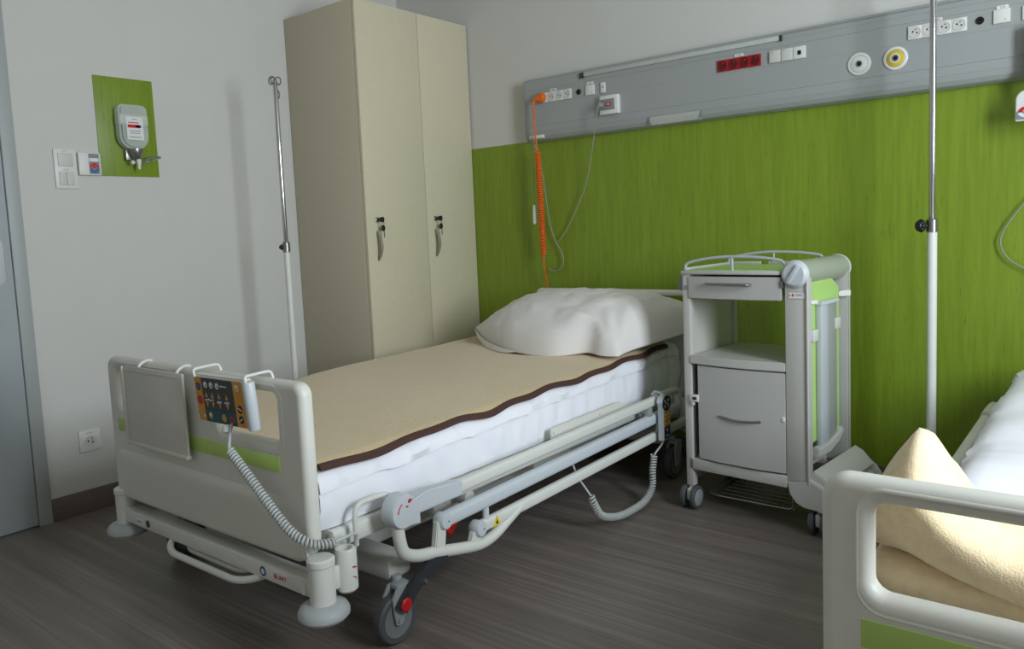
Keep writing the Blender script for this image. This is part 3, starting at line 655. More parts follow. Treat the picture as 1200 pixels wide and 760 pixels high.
    # castors
    for end, y in ((0, -1.838), (1, -.285)):
        for sx in (-1, 1):
            cx = BC + sx * .515 ; R = .0655
            f = MB(); f.cyl((cx - sx * .02, y + .03, .14), (cx - sx * .02, y + .03, .165), .014, 18, .004)
            for dx in (-.017, .017):
                f.prism([(y - .013, R - .010), (y, R - .016), (y + .013, R - .010), (y + .022, R + .02), (y + .040, .125), (y + .036, .152), (y - .004, .152), (y - .022, .125), (y - .018, R + .02)], 'x', cx + dx - .0035, cx + dx + .0035, .0015)
            f.box(cx - .02, cx + .02, y + .0, y + .045, .138, .154, .006)
            f.cyl((cx - .024, y, R), (cx + .024, y, R), .008, 12)
            ca = f.build('castor', 'hubgrey', bed)
            wq = MB(); wq.lathe([(.046, -.013), (.060, -.015), (.0645, -.010), (.0655, 0), (.0645, .010), (.060, .015), (.046, .013)], (cx, y, R), (1, 0, 0), 40); wq.build('tyre', 'rubber', ca)
            wq = MB(); wq.lathe([(0, -.011), (.040, -.011), (.047, -.0135), (.047, .0135), (.040, .011), (0, .011)], (cx, y, R), (1, 0, 0), 32); wq.build('wheel', 'castorgrey', ca)
            if end == 0:
                lv_ = MB(); ctr = [(-1.842, .094), (-1.832, .106), (-1.80, .135), (-1.765, .160), (-1.725, .176), (-1.67, .188)]
                up, dn = [], []
                for i, (yy, zz) in enumerate(ctr):
                    a = ctr[max(i - 1, 0)]; c_ = ctr[min(i + 1, len(ctr) - 1)]; t = V((c_[0] - a[0], c_[1] - a[1], 0)).normalized(); n_ = V((-t.y, t.x, 0)); wv = .019 if i < 5 else .014
                    up.append((yy + n_.x * wv, zz + n_.y * wv)); dn.append((yy - n_.x * wv, zz - n_.y * wv))
                xl = cx + sx * .030; lv_.prism(up + dn[::-1], 'x', xl - .009, xl + .009, .003)
                lo = lv_.build('brake_lever', 'dark', ca)
                MB().lathe([(0, .012), (.006, .011), (.0085, .004), (.0085, -.014), (0, -.014)], (xl + sx * .006, -1.762, .143), (sx, 0, 0), 14).build('bolt', 'satin', lo)
                MB().lathe([(0, .005), (.015, .004), (.018, .001), (.018, 0), (0, 0)], (xl + sx * .009, -1.832, .108), (sx, 0, 0), 24).build('red_cap', 'red', lo)
    return bed
bed = build_bed('white hospital bed with beige blanket and hung chart board, nearer the wardrobe')

def copy_tree(o, parent=None):
    c = o.copy(); COL.objects.link(c)
    if parent is not None: c.parent = parent
    for ch in list(o.children): copy_tree(ch, c)
    return c
DX2 = 2.158
bed2 = copy_tree(bed); bed2.location.x += DX2; bed2.location.y -= .045
for ch in bed2.children:
    if ch.name.startswith('side_rail') and ch.data.vertices[0].co.x < 0: ch.location += V((.034, 0, .064))
    if ch.name.startswith('mattress_platform'):
        for g in ch.children:
            if g.name.startswith('mattress_retainer') and g.data.vertices[0].co.x < 0: g.location.x += .06
bed2['label'] = 'second hospital bed, only its foot end corner visible at the lower right'

# ------------------------------------------------------------------ bedding on the near bed
def zt(y): return .486 + .046 * min(1, max(0, (y + 2.0) / 1.75))
def mattress(x0, x1, y0, y1, wr=1.0, seed=0.0, ripple=1.0):
    b = MB(); nu, nv = 150, 44
    # cross-section runs up the left side, over the top, down the right side
    W = x1 - x0
    def fn(u, v):
        y = y0 + (y1 - y0) * u; top = zt(y); h = top - .339; r = .045
        per = 2 * h + W; s_ = v * per
        if s_ < h: x = x0; z = .339 + s_; nrm = V((-1, 0, 0)); side = 1 - abs(2 * s_ / h - 1) * .6
        elif s_ > h + W: t = s_ - h - W; x = x1; z = top - t; nrm = V((1, 0, 0)); side = 1 - abs(2 * t / h - 1) * .6
        else: x = x0 + s_ - h; z = top; nrm = V((0, 0, 1)); side = .15
        # round the top edges
        for (xe, sg) in ((x0, 1), (x1, -1)):
            dx = (x - xe) * sg; dz = top - z
            if dx < r and dz < r:
                q = V((r - dx, r - dz)); l = max(q.x, q.y)
                if q.length > 1e-6: q = q * (l / q.length)
                x = xe + sg * (r - q.x); z = top - (r - q.y)
        f = nz(y * 7 + seed, z * 2.5 + y * 2, seed) + .6 * nz(y * 17 + seed, z * 5 - y * 6, 3 + seed)
        f = abs(f) ** .8 * (1 if f > 0 else -1)
        d = .009 * f * side * wr + .004 * nz(y * 30, z * 14, 5 + seed) * side * wr
        d += .006 * nz(x * 6, y * 6, 9 + seed) * (1 - side) * wr
        if nrm.z < .5: d += .012 * math.sin(PI * min(1, max(0, (z - .339) / h))) + .006 * wr * abs(nz(y * 11 + z * 9, z * 2, 14 + seed)) ** .6
        e = 1.0 if nrm.z < .5 else ripple
        p = V((x, y, z)) + nrm * d * e
        if u < .02 or u > .98: pass
        return p
    A = b.grid(nu, nv, fn)
    for i in (0, nu): 
        try: b.bm.faces.new([A[i][j] for j in range(nv + 1)])
        except ValueError: pass
    for i in range(nu): b.bm.faces.new((A[i][0], A[i + 1][0], A[i + 1][nv], A[i][nv]))
    return b
tag(mattress(.800, 1.712, -2.012, -.108, 1.25, 0.0).build('mattress', 'sheet'), 'mattress in a wrinkled white sheet on the bed nearer the wardrobe', 'mattress')
# loose top sheet whose edge shows below the blanket
def edge_wave(y): return .0035 * math.sin(y * 13 + .6) + .0035 * math.sin(y * 27 + 1.1) + .006 * nz(y * 6, 2, 2)
def sheet_fn(off):
    def fn(u, v):
        y = -2.014 + 1.889 * u
        Lh = .90 + .026 + .012 * nz(y * 5, 7, 1); hd = min(1, max(0, (y + .42) / .12)); s_ = v * Lh; x = .82 + s_; z = zt(y) + .006
        ov = s_ - .86
        if ov > 0:
            a = min(ov / .05, 1.0) * PI / 2; x = .82 + .866 + .040 * math.sin(a); z = zt(y) + .006 - .042 * (1 - math.cos(a)) - max(0, ov - .05) * .8
        k = min(1, max(0, ov) / .05)
        x += k * (.010 + hd * .012 * nz(y * 30, s_ * 18, 6) + .012 * nz(y * 9 + s_ * 14, s_ * 9, 4) + .005 * nz(y * 26 + s_ * 20, s_ * 20, 5)); z += (.004 + .012 * hd) * nz(y * 16, s_ * 6, 8) * k + hd * .016 * max(0, nz(y * 22, s_ * 12, 3))
        return V((x, y, z + off))
    return fn
s_ = MB(); s_.slab(150, 40, sheet_fn(.0022), sheet_fn(0.0))
tag(s_.build('top_sheet', 'sheet'), 'loose bluish white sheet edge peeking out under the beige blanket', 'sheet')
def blk(off, x_in=0.0):
    def fn(u, v):
        y = -2.008 + 1.77 * u
        hang = .024 + edge_wave(y); drop = .16
        W = .925; tot = drop + W + hang; s_ = v * tot
        zz = zt(y) + .0145 + .011 * nz(y * 2.2 + s_ * 1.5, s_ * 3.2, 6) + .0016 * nz(y * 9, s_ * 9, 2)
        cr = .006 * math.sin(PI * min(1, max(0, (s_ - drop) / W)))
        if s_ < drop:
            t = drop - s_; a = min(t / .05, 1) * PI / 2
            x = .80 - .025 * math.sin(a) - off; z = zz - .035 * (1 - math.cos(a)) - max(0, t - .05)
            return V((x, y, z + off * math.cos(a)))
        if s_ > drop + W:
            t = s_ - drop - W; x = .80 + W - .012 + t * .9; z = zz - t * .38 - t * t * 5
            return V((x, y, z + off))
        x = .80 + (s_ - drop) * (W - .012) / W
        return V((x, y, zz + cr + off))
    return fn
b = MB(); NB = 64
kv = 1 - .0085
b.slab(200, NB, lambda u, v: blk(.006)(u, v * kv), lambda u, v: blk(0.0)(u, v * kv))
bl = b.build('blanket', 'blanket', None); tag(bl, 'beige wool blanket with brown edging spread flat over the bed', 'blanket')
# brown binding along the window-side edge
t = MB(); f1 = blk(.006); f0 = blk(0.0); n = 160; rings = []
for i in range(n + 1):
    u = i / n; e = f1(u, 1.0); ins = f1(u, 1.0 - .0095); d = (e - ins).normalized(); lo = f0(u, 1.0)
    wv = .0015 * math.sin(i * .9)
    up = V((0, 0, 1))
    rings.append([t.bm.verts.new(p) for p in (ins + up * .0012, e - d * .004 + up * .0022, e + d * .003 + up * .0005, lo + d * .004 - up * .002, lo - d * .006 - up * .003, ins - up * .0075)])
for i in range(n):
    for k in range(6): t.bm.faces.new((rings[i][k], rings[i][(k + 1) % 6], rings[i + 1][(k + 1) % 6], rings[i + 1][k]))
t.bm.faces.new(rings[0]); t.bm.faces.new(rings[-1])
t.build('binding', 'trim', bl)

# pillow
pw = MB()
def pil(sgn):
    def fn(a, c):
        u = 2 * a - 1; v = 2 * c - 1
        # corner positions (bilinear patch with pinched sides)
        pl, pr, ql, qr = V((.868, -.445, .606)), V((1.725, -.605, .562)), V((.985, -.130, .655)), V((1.905, -.130, .625))
        base = pl * (1 - a) * (1 - c) + pr * a * (1 - c) + ql * (1 - a) * c + qr * a * c
        base.y += -.165 * (1 - u * u) * (1 - c) ** 1.3 - .0 ; base.z += -.030 * (1 - u ** 2) * (1 - c)
        nt_ = math.exp(-((u - .66) / .15) ** 2) * (1 - c) ** 2; base.y += .055 * nt_; base.z += .010 * nt_
        base.x += (.060 if u < 0 else -.012) * (1 - v ** 4) * abs(u) ** 3
        cw = ((1 + u) / 2) ** 8 * ((1 - v) / 2) ** 8; base.x += .012 * cw; base.y -= .022 * cw; base.z -= .004 * cw
        e = max(0, (1 - abs(u) ** (2.4 if u < 0 else 5))) ** (.70 if u < 0 else .45) * max(0, (1 - abs(v) ** 2.4)) ** .55
        lump = 1 + .05 * nz(u * 2, v * 2, 4)
        wr = .018 * abs(nz(u * 4 + v * 2, v * 3.0, 12)) ** .7 * (1 - e * .6) + .006 * nz(u * 9 + v * 5, v * 7, 3)
        rad = .009 * math.sin(math.atan2(v + 1.0, u - 1.0) * 15) * math.exp(-((u - .9) ** 2 + (v + .9) ** 2) * 3.0) + .006 * math.sin(math.atan2(v + 1.0, u + 1.0) * 13) * math.exp(-((u + .9) ** 2 + (v + .9) ** 2) * 3.0)
        # fold running from the front towards the near right corner
        tq = min(1, max(0, ((u - .35) * .62 + (v + .55) * -.42) / (.62 ** 2 + .42 ** 2))); dq = math.hypot(u - .35 - .62 * tq, v + .55 + .42 * tq)
        rad += .020 * math.exp(-(dq / .07) ** 2) * (.3 + .7 * tq) - .012 * math.exp(-((dq - .14) / .08) ** 2) * (1 if (v + .55 + .42 * tq) < 0 else .3)
        if sgn > 0: dz = (.171 * lump) * e + (wr + rad) * e ** .4
        else: dz = -.020 * e
        p = base + V((0, -.010 * e if sgn > 0 else 0, dz))
        return p
    return fn
pw.slab(64, 48, pil(1), lambda a, c: pil(-1)(a, c) - V((0, 0, .0025)))
po = pw.build('pillow', 'pillow', smooth=80); tag(po, 'plump white pillow leaning on the headboard of the bed', 'pillow')
# pillowcase flap at the near left corner
fl = MB()
def flap(o):
    def fn(a, c):
        p0 = pil(-1)(0.02 + .50 * a, 0.0); x = a
        dn = .022 * math.sin(PI * min(1, x * 1.02)) ** .7
        p = p0 + V((0, -.012 - .010 * c * math.sin(PI * x), .004 - dn * c)); p.z = max(p.z, zt(p.y) + .028)
        return p + V((0, 0, o))
    return fn
fl.slab(30, 4, flap(.0012), flap(0)); fl.build('pillowcase_flap', 'pillow', po, smooth=80)

# ------------------------------------------------------------------ chart board hooked on the footboard
ch = thing('chart_board', 'flat grey chart holder hooked over the left half of the footboard', 'chart holder', (1.1, -2.08, .475))
b = MB(); b.box(.930, 1.268, -2.087, -2.080, .478, .703, .002); b.build('plate', 'chart', ch)
b = MB(); b.box(.926, .938, -2.092, -2.079, .474, .70, .002); b.box(.926, 1.272, -2.094, -2.079, .470, .480, .002); b.box(.934, 1.25, -2.0885, -2.0868, .686, .694, .0008); b.build('rim', 'chart', ch)
for x in (1.02, 1.232):
    MB().tube(round_path([(x, -2.083, .690), (x, -2.080, .706), (x, -2.066, .7155), (x, -2.050, .7185), (x, -2.040, .714)], .010, 5), .0045, 8).build('hook', 'steel', ch)

# ------------------------------------------------------------------ attendant control panel
pk = thing('control_panel', 'orange and black bed keypad panel hooked on the footboard with a grey coiled cord', 'control panel', (1.5, -2.09, .59))
TL, BLc = V((1.358, -2.101, .7070)), V((1.358, -2.0915, .5925)); XR = V((.213, 0, .003)); DN = BLc - TL
NK = XR.cross(DN).normalized()
if NK.y > 0: NK = -NK
def K(u, v, h=0.0): return TL + XR * u + DN * v + NK * h
b = MB(); b._add([K(-.035, -.06, .0), K(1.06, -.06, .0), K(1.06, 1.03, .0), K(-.02, 1.03, .0), K(-.035, -.06, -.024), K(1.06, -.06, -.024), K(1.06, 1.03, -.02), K(-.02, 1.03, -.02)], [(0, 1, 2, 3), (7, 6, 5, 4), (0, 4, 5, 1), (1, 5, 6, 2), (2, 6, 7, 3), (3, 7, 4, 0)])
bmesh.ops.bevel(b.bm, geom=list(b.bm.edges), offset=.004, segments=2, affect='EDGES')
bo = b.build('housing', 'steel', pk)
b = MB()
def quad(u0, u1, v0, v1, h=.0004, t=.0006): b.poly3([K(u0, v0, h), K(u1, v0, h), K(u1, v1, h), K(u0, v1, h)], NK, t)
b.m = 1; quad(0, .15, 0, 1); quad(.815, 1, 0, 1); b.m = 0; quad(.15, .815, 0, .36); b.m = 4; quad(.15, .815, .36, .72); b.m = 2; quad(.15, .815, .72, 1)
def disc(u, v, r, m, h=.0011, sq=1.0):
    b.m = m; b.poly3([K(u, v, h) + (XR.normalized() * math.cos(k * PI / 8) + DN.normalized() * math.sin(k * PI / 8) * sq) * r for k in range(16)], NK, .0005)
def tri(u, v, s, m, up=1):
    b.m = m; X_ = XR.normalized() * s; D_ = DN.normalized() * s * up; c = K(u, v, .0011); b.poly3([c - X_ + D_, c + X_ + D_, c - D_][::1 if up > 0 else -1], NK, .0005)
for u in (.235, .36, .49): disc(u, .15, .0085, 3); disc(u + .012, .17, .0025, 0, .0016)
b.m = 3; quad(.57, .69, .13, .155, .0011)
disc(.575, .142, .003, 3, .0013)
for u in (.225, .355, .50, .66): tri(u, .37, .0075, 6, 1); tri(u, .60, .0075, 6, -1)
b.m = 3
for u0, u1, vv in ((.20, .38, .49), (.45, .54, .51), (.61, .71, .50)):
    pts = [K(u0 + (u1 - u0) * k / 8, vv + .02 * math.sin(k * 1.6), .0018) for k in range(9)]; b.tube(pts, .0016, 6)
disc(.07, .21, .0105, 7); disc(.07, .21, .007, 8, .0016); disc(.075, .52, .0125, 5); disc(.08, .85, .004, 6); disc(.12, .88, .004, 3)
disc(.90, .13, .0085, 3); disc(.90, .15, .0025, 0, .0016); disc(.90, .34, .006, 6)
for v in (.60, .83):
    disc(.91, v, .0105, 7); b.m = 3; b.tube([K(.875, v - .03 if v < .7 else v + .03, .0018), K(.945, v + .03 if v < .7 else v - .03, .0018)], .0016, 6)
disc(.26, .85, .009, 6); disc(.26, .83, .005, 3, .0016); disc(.55, .86, .0105, 6); disc(.71, .87, .0095, 5); disc(.71, .87, .005, 0, .0016)
b.build('keypad', ['keygrey', 'keyorange', 'keyteal', 'label', 'keygrey', 'red', 'keyamber', 'black', 'blue'], bo)
b = MB(); q0, q1 = K(1.115, -.03, -.004), K(1.115, 1.02, -.004); b.cyl(q0, q1, .0150, 24, .004); b.build('grip', 'railgrey', pk)
for x in (1.366, 1.598):
    MB().tube(round_path([(x, -2.103, .708), (x - .004, -2.106, .727), (x, -2.060, .730), (x, -2.034, .730), (x + .002, -2.030, .710)], .012, 5), .0036, 8).build('hook', 'white', pk)
b = MB(); b.cyl((1.492, -2.10, .596), (1.498, -2.104, .578), .011, 14, .003); b.build('strain_relief', 'white', pk)
b = MB(); pth = smooth_path([(1.530, -2.118, .540), (1.575, -2.116, .505), (1.63, -2.11, .455), (1.688, -2.105, .405), (1.728, -2.098, .372), (1.758, -2.085, .352), (1.775, -2.06, .338), (1.788, -2.02, .334)], 8)
b.tube(smooth_path([(1.508, -2.095, .600), (1.516, -2.108, .572), (1.526, -2.118, .548), (1.530, -2.118, .540)], 5), .0040, 8)
b.coil(pth, .0088, .0034, 42, 6, 12)
b.tube(smooth_path([pth[-1], (1.793, -1.995, .338), (1.792, -1.962, .335), (1.785, -1.957, .31), (1.779, -1.957, .29)], 5), .0042, 8)
b.build('coiled_cord', 'cordwhite', pk)

# ------------------------------------------------------------------ hand control hung on the side rail
hc = thing('hand_control', 'slim grey handset with dark and amber keys hung on the bed side rail', 'remote', (1.835, -.47, .2))
XF = 1.850
b = MB()
out = [(-.506, .216)] + [(-.506, .35)] + [(-.474 + .040 * math.cos(PI - k * PI / 10), .364 + .030 * math.sin(k * PI / 10)) for k in range(0, 11)] + [(-.442, .35), (-.442, .216)]
b.prism(out, 'x', XF - .024, XF, .004); b.build('housing', 'railgrey', hc)
b = MB(); b.m = 0; b.poly3([(XF, -.474 + .034 * math.cos(k * PI / 10), .358 + .030 * math.sin(k * PI / 10)) for k in range(20)], (1, 0, 0), .0008)
b.m = 1; b.box(XF, XF + .0008, -.498, -.450, .268, .328); b.m = 0; b.box(XF, XF + .0008, -.498, -.450, .222, .268)
b.m = 2
for (dy, dz, s) in ((-.014, .012, 1), (.014, .012, 1), (-.014, -.012, -1), (.014, -.012, -1)):
    b.poly3([(XF + .0008, -.474 + dy - .006, .358 + dz - .005 * s), (XF + .0008, -.474 + dy + .006, .358 + dz - .005 * s), (XF + .0008, -.474 + dy, .358 + dz + .006 * s)], (1, 0, 0), .0005)
b.box(XF + .0008, XF + .0013, -.482, -.466, .356, .360)
for zz in (.316, .300, .281):
    for dy in (-.012, .012): b.poly3([(XF + .0008, -.474 + dy - .006, zz - .004), (XF + .0008, -.474 + dy + .006, zz - .004), (XF + .0008, -.474 + dy, zz + .006)], (1, 0, 0), .0005)
b.lathe([(0, .0013), (.006, .0013), (.006, 0)], (XF, -.474, .254), (1, 0, 0), 10); b.box(XF + .0008, XF + .0013, -.486, -.462, .230, .235)
b.build('keypad', ['keygrey', 'keyorange', 'label'], hc)
b = MB(); b.tube(round_path([(XF - .02, -.474, .35), (XF - .012, -.474, .392), (XF - .05, -.474, .40), (XF - .062, -.474, .385)], .01, 4), .005, 8); b.build('rail_hook', 'railgrey', hc)
b = MB(); pth = smooth_path([(XF - .01, -.565, .176), (XF - .005, -.590, .12), (XF, -.605, .065), (XF, -.66, .030), (XF, -.76, .024), (XF, -.86, .034), (XF - .005, -.95, .065), (XF - .012, -.985, .115), (XF - .02, -.99, .142)], 8)
b.tube(smooth_path([(XF - .012, -.474, .218), (XF - .012, -.50, .20), (XF - .008, -.545, .188), (XF - .01, -.565, .176)], 5), .0036, 8)
b.coil(pth, .0105, .0034, 58, 6, 12)
b.tube(smooth_path([pth[-1], (XF - .04, -.99, .165), (XF - .075, -.985, .20), (XF - .11, -.97, .25)], 5), .0036, 8); b.build('coiled_cord', 'cordwhite', hc)

# ------------------------------------------------------------------ bedside cabinet (local frame: u across the front, v to the wall)
CA = -.0794
bc = thing('bedside_cabinet', 'grey-white wheeled bedside cabinet with drawer against the green wall', 'cabinet', (1.99, -.57, 0), CA)
def cb(b, name, m, parent=None, **k): return b.build(name, m, parent or bc, local=True, **k)
b = MB(); b.box(-.016, .013, 0, .030, .086, .862, .003); b.box(-.016, .013, .33, .36, .086, .862, .003); b.box(-.013, -.004, .02, .34, .10, .86); cb(b, 'left_side', 'cart')
b = MB(); b.lathe([(0, .003), (.008, .002), (.009, 0)], (-.001, 0, .813), (0, -1, 0), 14); cb(b, 'screw_cap', 'midgrey')
b = MB(); b.box(-.044, -.015, .02, .05, .80, .85, .003); cb(b, 'side_holder', 'midgrey')
def face(name, u0, u1, z0, z1, v, depth, m='cartfront'):
    # three-facet bowed front
    w = u1 - u0; b = MB()
    pr = [(u0, v + .02), (u0, v), (u0 + w * .25, v - depth), (u1 - w * .29, v - depth), (u1, v), (u1, v + .02)]
    b.prism(pr, 'z', z0, z1, .002); return cb(b, name, m, smooth=15)
dw = face('drawer', .012, .352, .776, .853, -.004, .010)
b = MB(); b.box(.016, .345, .017, .30, .784, .846); cb(b, 'drawer_box', 'cart', dw)
b = MB(); b.tube(round_path([(.088, -.012, .828), (.095, -.030, .828), (.17, -.034, .828), (.245, -.030, .828), (.252, -.012, .828)], .01, 4), .0052, 10); cb(b, 'handle', 'satin', dw)
b = MB(); b.box(.350, .362, -.008, .012, .818, .842, .002); cb(b, 'latch', 'satin', dw)
b = MB(); b.box(-.018, .352, -.008, .355, .860, .874, .005); tp = cb(b, 'top', 'cart')
b = MB(); b.box(-.014, -.004, .01, .34, .874, .884, .003); b.box(-.014, .12, .338, .350, .874, .886, .003); b.box(.15, .35, .338, .350, .874, .886, .003); cb(b, 'raised_lip', 'cart', tp)
b = MB(); b.box(.0, .346, .012, .336, .8735, .8752); cb(b, 'green_reflection', 'cartgreen', tp)  # thin green sheet painting the green wall's reflection on the glossy top
for v in (.02, .345):
    b = MB(); b.tube(smooth_path([(-.012, v, .872), (-.012, v, .888), (-.002, v, .899), (.05, v, .911), (.12, v, .919), (.18, v, .921), (.26, v, .918), (.33, v, .910), (.350, v, .902), (.357, v, .886)], 5), .0052, 10)
    b.tube([(.17, v, .872), (.17, v, .920)], .004, 8); cb(b, 'guard_rail', 'alu', tp)
b = MB(); pr = [(.013, .35), (.013, -.004)] + [(.013 + .35 * k / 10, -.004 - .016 * math.sin(PI * k / 10)) for k in range(1, 10)] + [(.363, -.004), (.363, .35)]
b.prism(pr, 'z', .540, .570, .003); cb(b, 'shelf', 'cart')
b = MB(); b.box(-.004, .004, .03, .33, .555, .79); cb(b, 'inner_side', 'cart')
b = MB(); b.box(.02, .36, .03, .34, .192, .535, .002); lk = cb(b, 'cupboard', 'cart')
dd = face('cupboard_door', .040, .362, .196, .535, -.002, .012)
b = MB(); b.tube([(.128 + .154 * k / 10, -.016 - .008 * math.sin(PI * k / 10), .365 - .007 * math.sin(PI * k / 10)) for k in range(11)], .0038, 8); cb(b, 'handle', 'satin', dd)
for u in (.015,):
    b = MB(); b.box(u - .006, u + .028, -.010, .004, .402, .428, .003); b.box(u - .002, u + .010, -.008, .004, .388, .404, .002); b.m = 1; b.box(u + .006, u + .022, -.0105, -.0098, .410, .420); cb(b, 'door_catch', ['offwhite', 'black'])
b = MB(); b.box(.350, .362, -.006, .004, .372, .388, .002); cb(b, 'magnet_catch', 'white')
b = MB(); b.box(.012, .365, -.004, .026, .150, .190, .003); b.box(.012, .365, .32, .35, .150, .190, .003); b.box(-.004, .014, 0, .34, .150, .190, .002); b.box(.012, .365, .02, .33, .176, .190); cb(b, 'bottom_frame', 'cart')
for v0, v1 in ((0, .016), (.335, .352)):
    b = MB(); b.box(.364, .442, v0, v1, .17, .862, .003); b.box(.436, .442, v0 - .006 if v0 == 0 else v0, v1 + .012, .17, .862, .002); cb(b, 'right_post', 'cart')
b = MB(); b.lathe([(0, -.004), (.040, -.004), (.0435, 0), (.0435, .36), (.040, .364), (0, .364)], (.400, 0, .864), (0, 1, 0), 36); tb = cb(b, 'table_tube', 'carttube')
b = MB(); b.lathe([(0, -.004), (.034, -.003), (.043, .004), (.046, .010), (.046, .014), (0, .014)], (.400, -.012, .864), (0, 1, 0), 36)
b.box(-.034, .034, -.010, -.0, -.0075, .0075, .004, mtx=Matrix.Translation((.400, -.014, .864)) @ Matrix.Rotation(math.radians(-57), 4, 'Y')); cb(b, 'tube_cap', 'railgrey', tb)
b = MB(); b.lathe([(0, 0), (.042, 0), (.046, .002), (.046, .008), (.042, .010), (0, .010)], (.400, .356, .864), (0, 1, 0), 36); cb(b, 'tube_cap', 'railgrey', tb)
b = MB(); b.m = 0; b.box(.409, .442, -.0012, 0, .800, .804) if False else None
b.box(.378, .430, -.0014, 0, .784, .806); b.m = 1; b.box(.3805, .3835, -.0022, -.0013, .792, .797)
b.poly3([(.392, -.0014, .790), (.396, -.0014, .795), (.392, -.0014, .802), (.388, -.0014, .795)], (0, -1, 0), .0008); b.m = 2; b.text('LINET', .010, (.413, -.0016, .796), (1, 0, 0), (0, 0, 1))
for a in ((.378, .430, .784, .785), (.378, .430, .805, .806)): b.box(a[0], a[1], -.0018, -.001, a[2], a[3])
cb(b, 'maker_label', ['label', 'red', 'midgrey'])
# folded table leaf and its lift column
b = MB(); pr = [(.012, .300), (.285, .300), (.285, .806)] + [(.285 - .27 * k / 10, .806 + .036 * math.sin(PI * k / 10) + .03 * k / 10) for k in range(1, 10)] + [(.012, .845)]
b.prism(pr, 'x', .418, .432, .004); cb(b, 'folded_leaf', 'cartgreen')
b = MB(); b.box(.432, .452, .078, .142, .285, .757, .005); cl_ = cb(b, 'lift_column', 'alu')
b = MB(); b.box(.432, .448, .142, .225, .285, .757, .005); cb(b, 'column_slide', 'greysteel', cl_)
b = MB(); b.prism([(.430, .070), (.456, .074), (.460, .145), (.455, .228), (.43, .235)], 'z', .756, .768, .003); cb(b, 'column_cap', 'railgrey', cl_)
for z, v0 in ((.665, .016), (.685, .205)):
    b = MB(); b.box(.432, .452, v0, v0 + .045, z - .022, z + .016, .003); cb(b, 'leaf_clip', 'offwhite')
b = MB(); b.prism([(.432, .016), (.452, .05), (.444, .055), (.432, .04)], 'z', .765, .776, .001); b.prism([(.430, .290), (.454, .335), (.448, .345), (.430, .32)], 'z', .765, .785, .002); cb(b, 'locking_arm', 'white')
b = MB(); b.prism([(.045, .258), (.14, .254), (.22, .274), (.262, .302), (.252, .316), (.20, .300), (.14, .288), (.045, .286)], 'x', .430, .458, .004); cb(b, 'column_foot', 'cart')
# flared base on the window side
prf = [(.365, .172), (.442, .190), (.470, .178), (.510, .150), (.535, .115), (.530, .088), (.505, .078), (.465, .090), (.420, .092), (.395, .104), (.374, .130)]
for v0, v1 in ((-.004, .018), (.40, .425)):
    b = MB(); b.prism(prf, 'y', v0, v1, .004); cb(b, 'base_wing', 'cart')
b = MB(); b.prism([(.42, .176), (.446, .215), (.474, .200), (.51, .160), (.50, .135), (.44, .16)], 'y', .018, .40, .004); b.prism([(.46, .165), (.515, .12), (.505, .10), (.45, .13)], 'y', .018, .40, .002); cb(b, 'base_cover', 'cart')
# wire basket underneath
b = MB(); z = .066
b.tube(round_path([(.058, .24, .150), (.058, .24, z), (.058, .03, z), (.095, .012, z), (.305, .025, z), (.372, .03, z), (.372, .03, .150)], .02, 4), .0032, 8)
b.tube([(.06, .24, z), (.372, .25, z)], .003, 8); b.tube([(.372, .03, z), (.372, .25, z), (.372, .25, .15)], .003, 8); b.tube([(.30, .022, z), (.35, .12, z)], .0024, 6)
for k in range(6): v = .05 + .036 * k; b.tube([(.10 - .006 * k, v, z), (.335, v + .006, z)], .0024, 6)
cb(b, 'wire_basket', 'satin')
def twin(u, v, parent=None):
    b = MB(); b.cyl((u, v, .066), (u, v, .10), .008, 12); b.box(u - .010, u + .010, v - .022, v + .022, .030, .076, .008); c = cb(b, 'castor', 'offwhite')
    for s in (-1, 1):
        b = MB(); b.lathe([(0, -.009), (.036, -.009), (.042, -.006), (.042, .006), (.038, .009), (0, .009)], (u + s * .0205, v, .0425), (1, 0, 0), 30); b.m = 1; b.lathe([(0, .0102), (.028, .0100), (.030, .009)], (u + s * .0205, v, .0425), (s, 0, 0), 24); cb(b, 'wheel', ['rubber', 'hubgrey'], c)
twin(-.004, .012); twin(.462, .030); twin(.0, .345); twin(.462, .39)

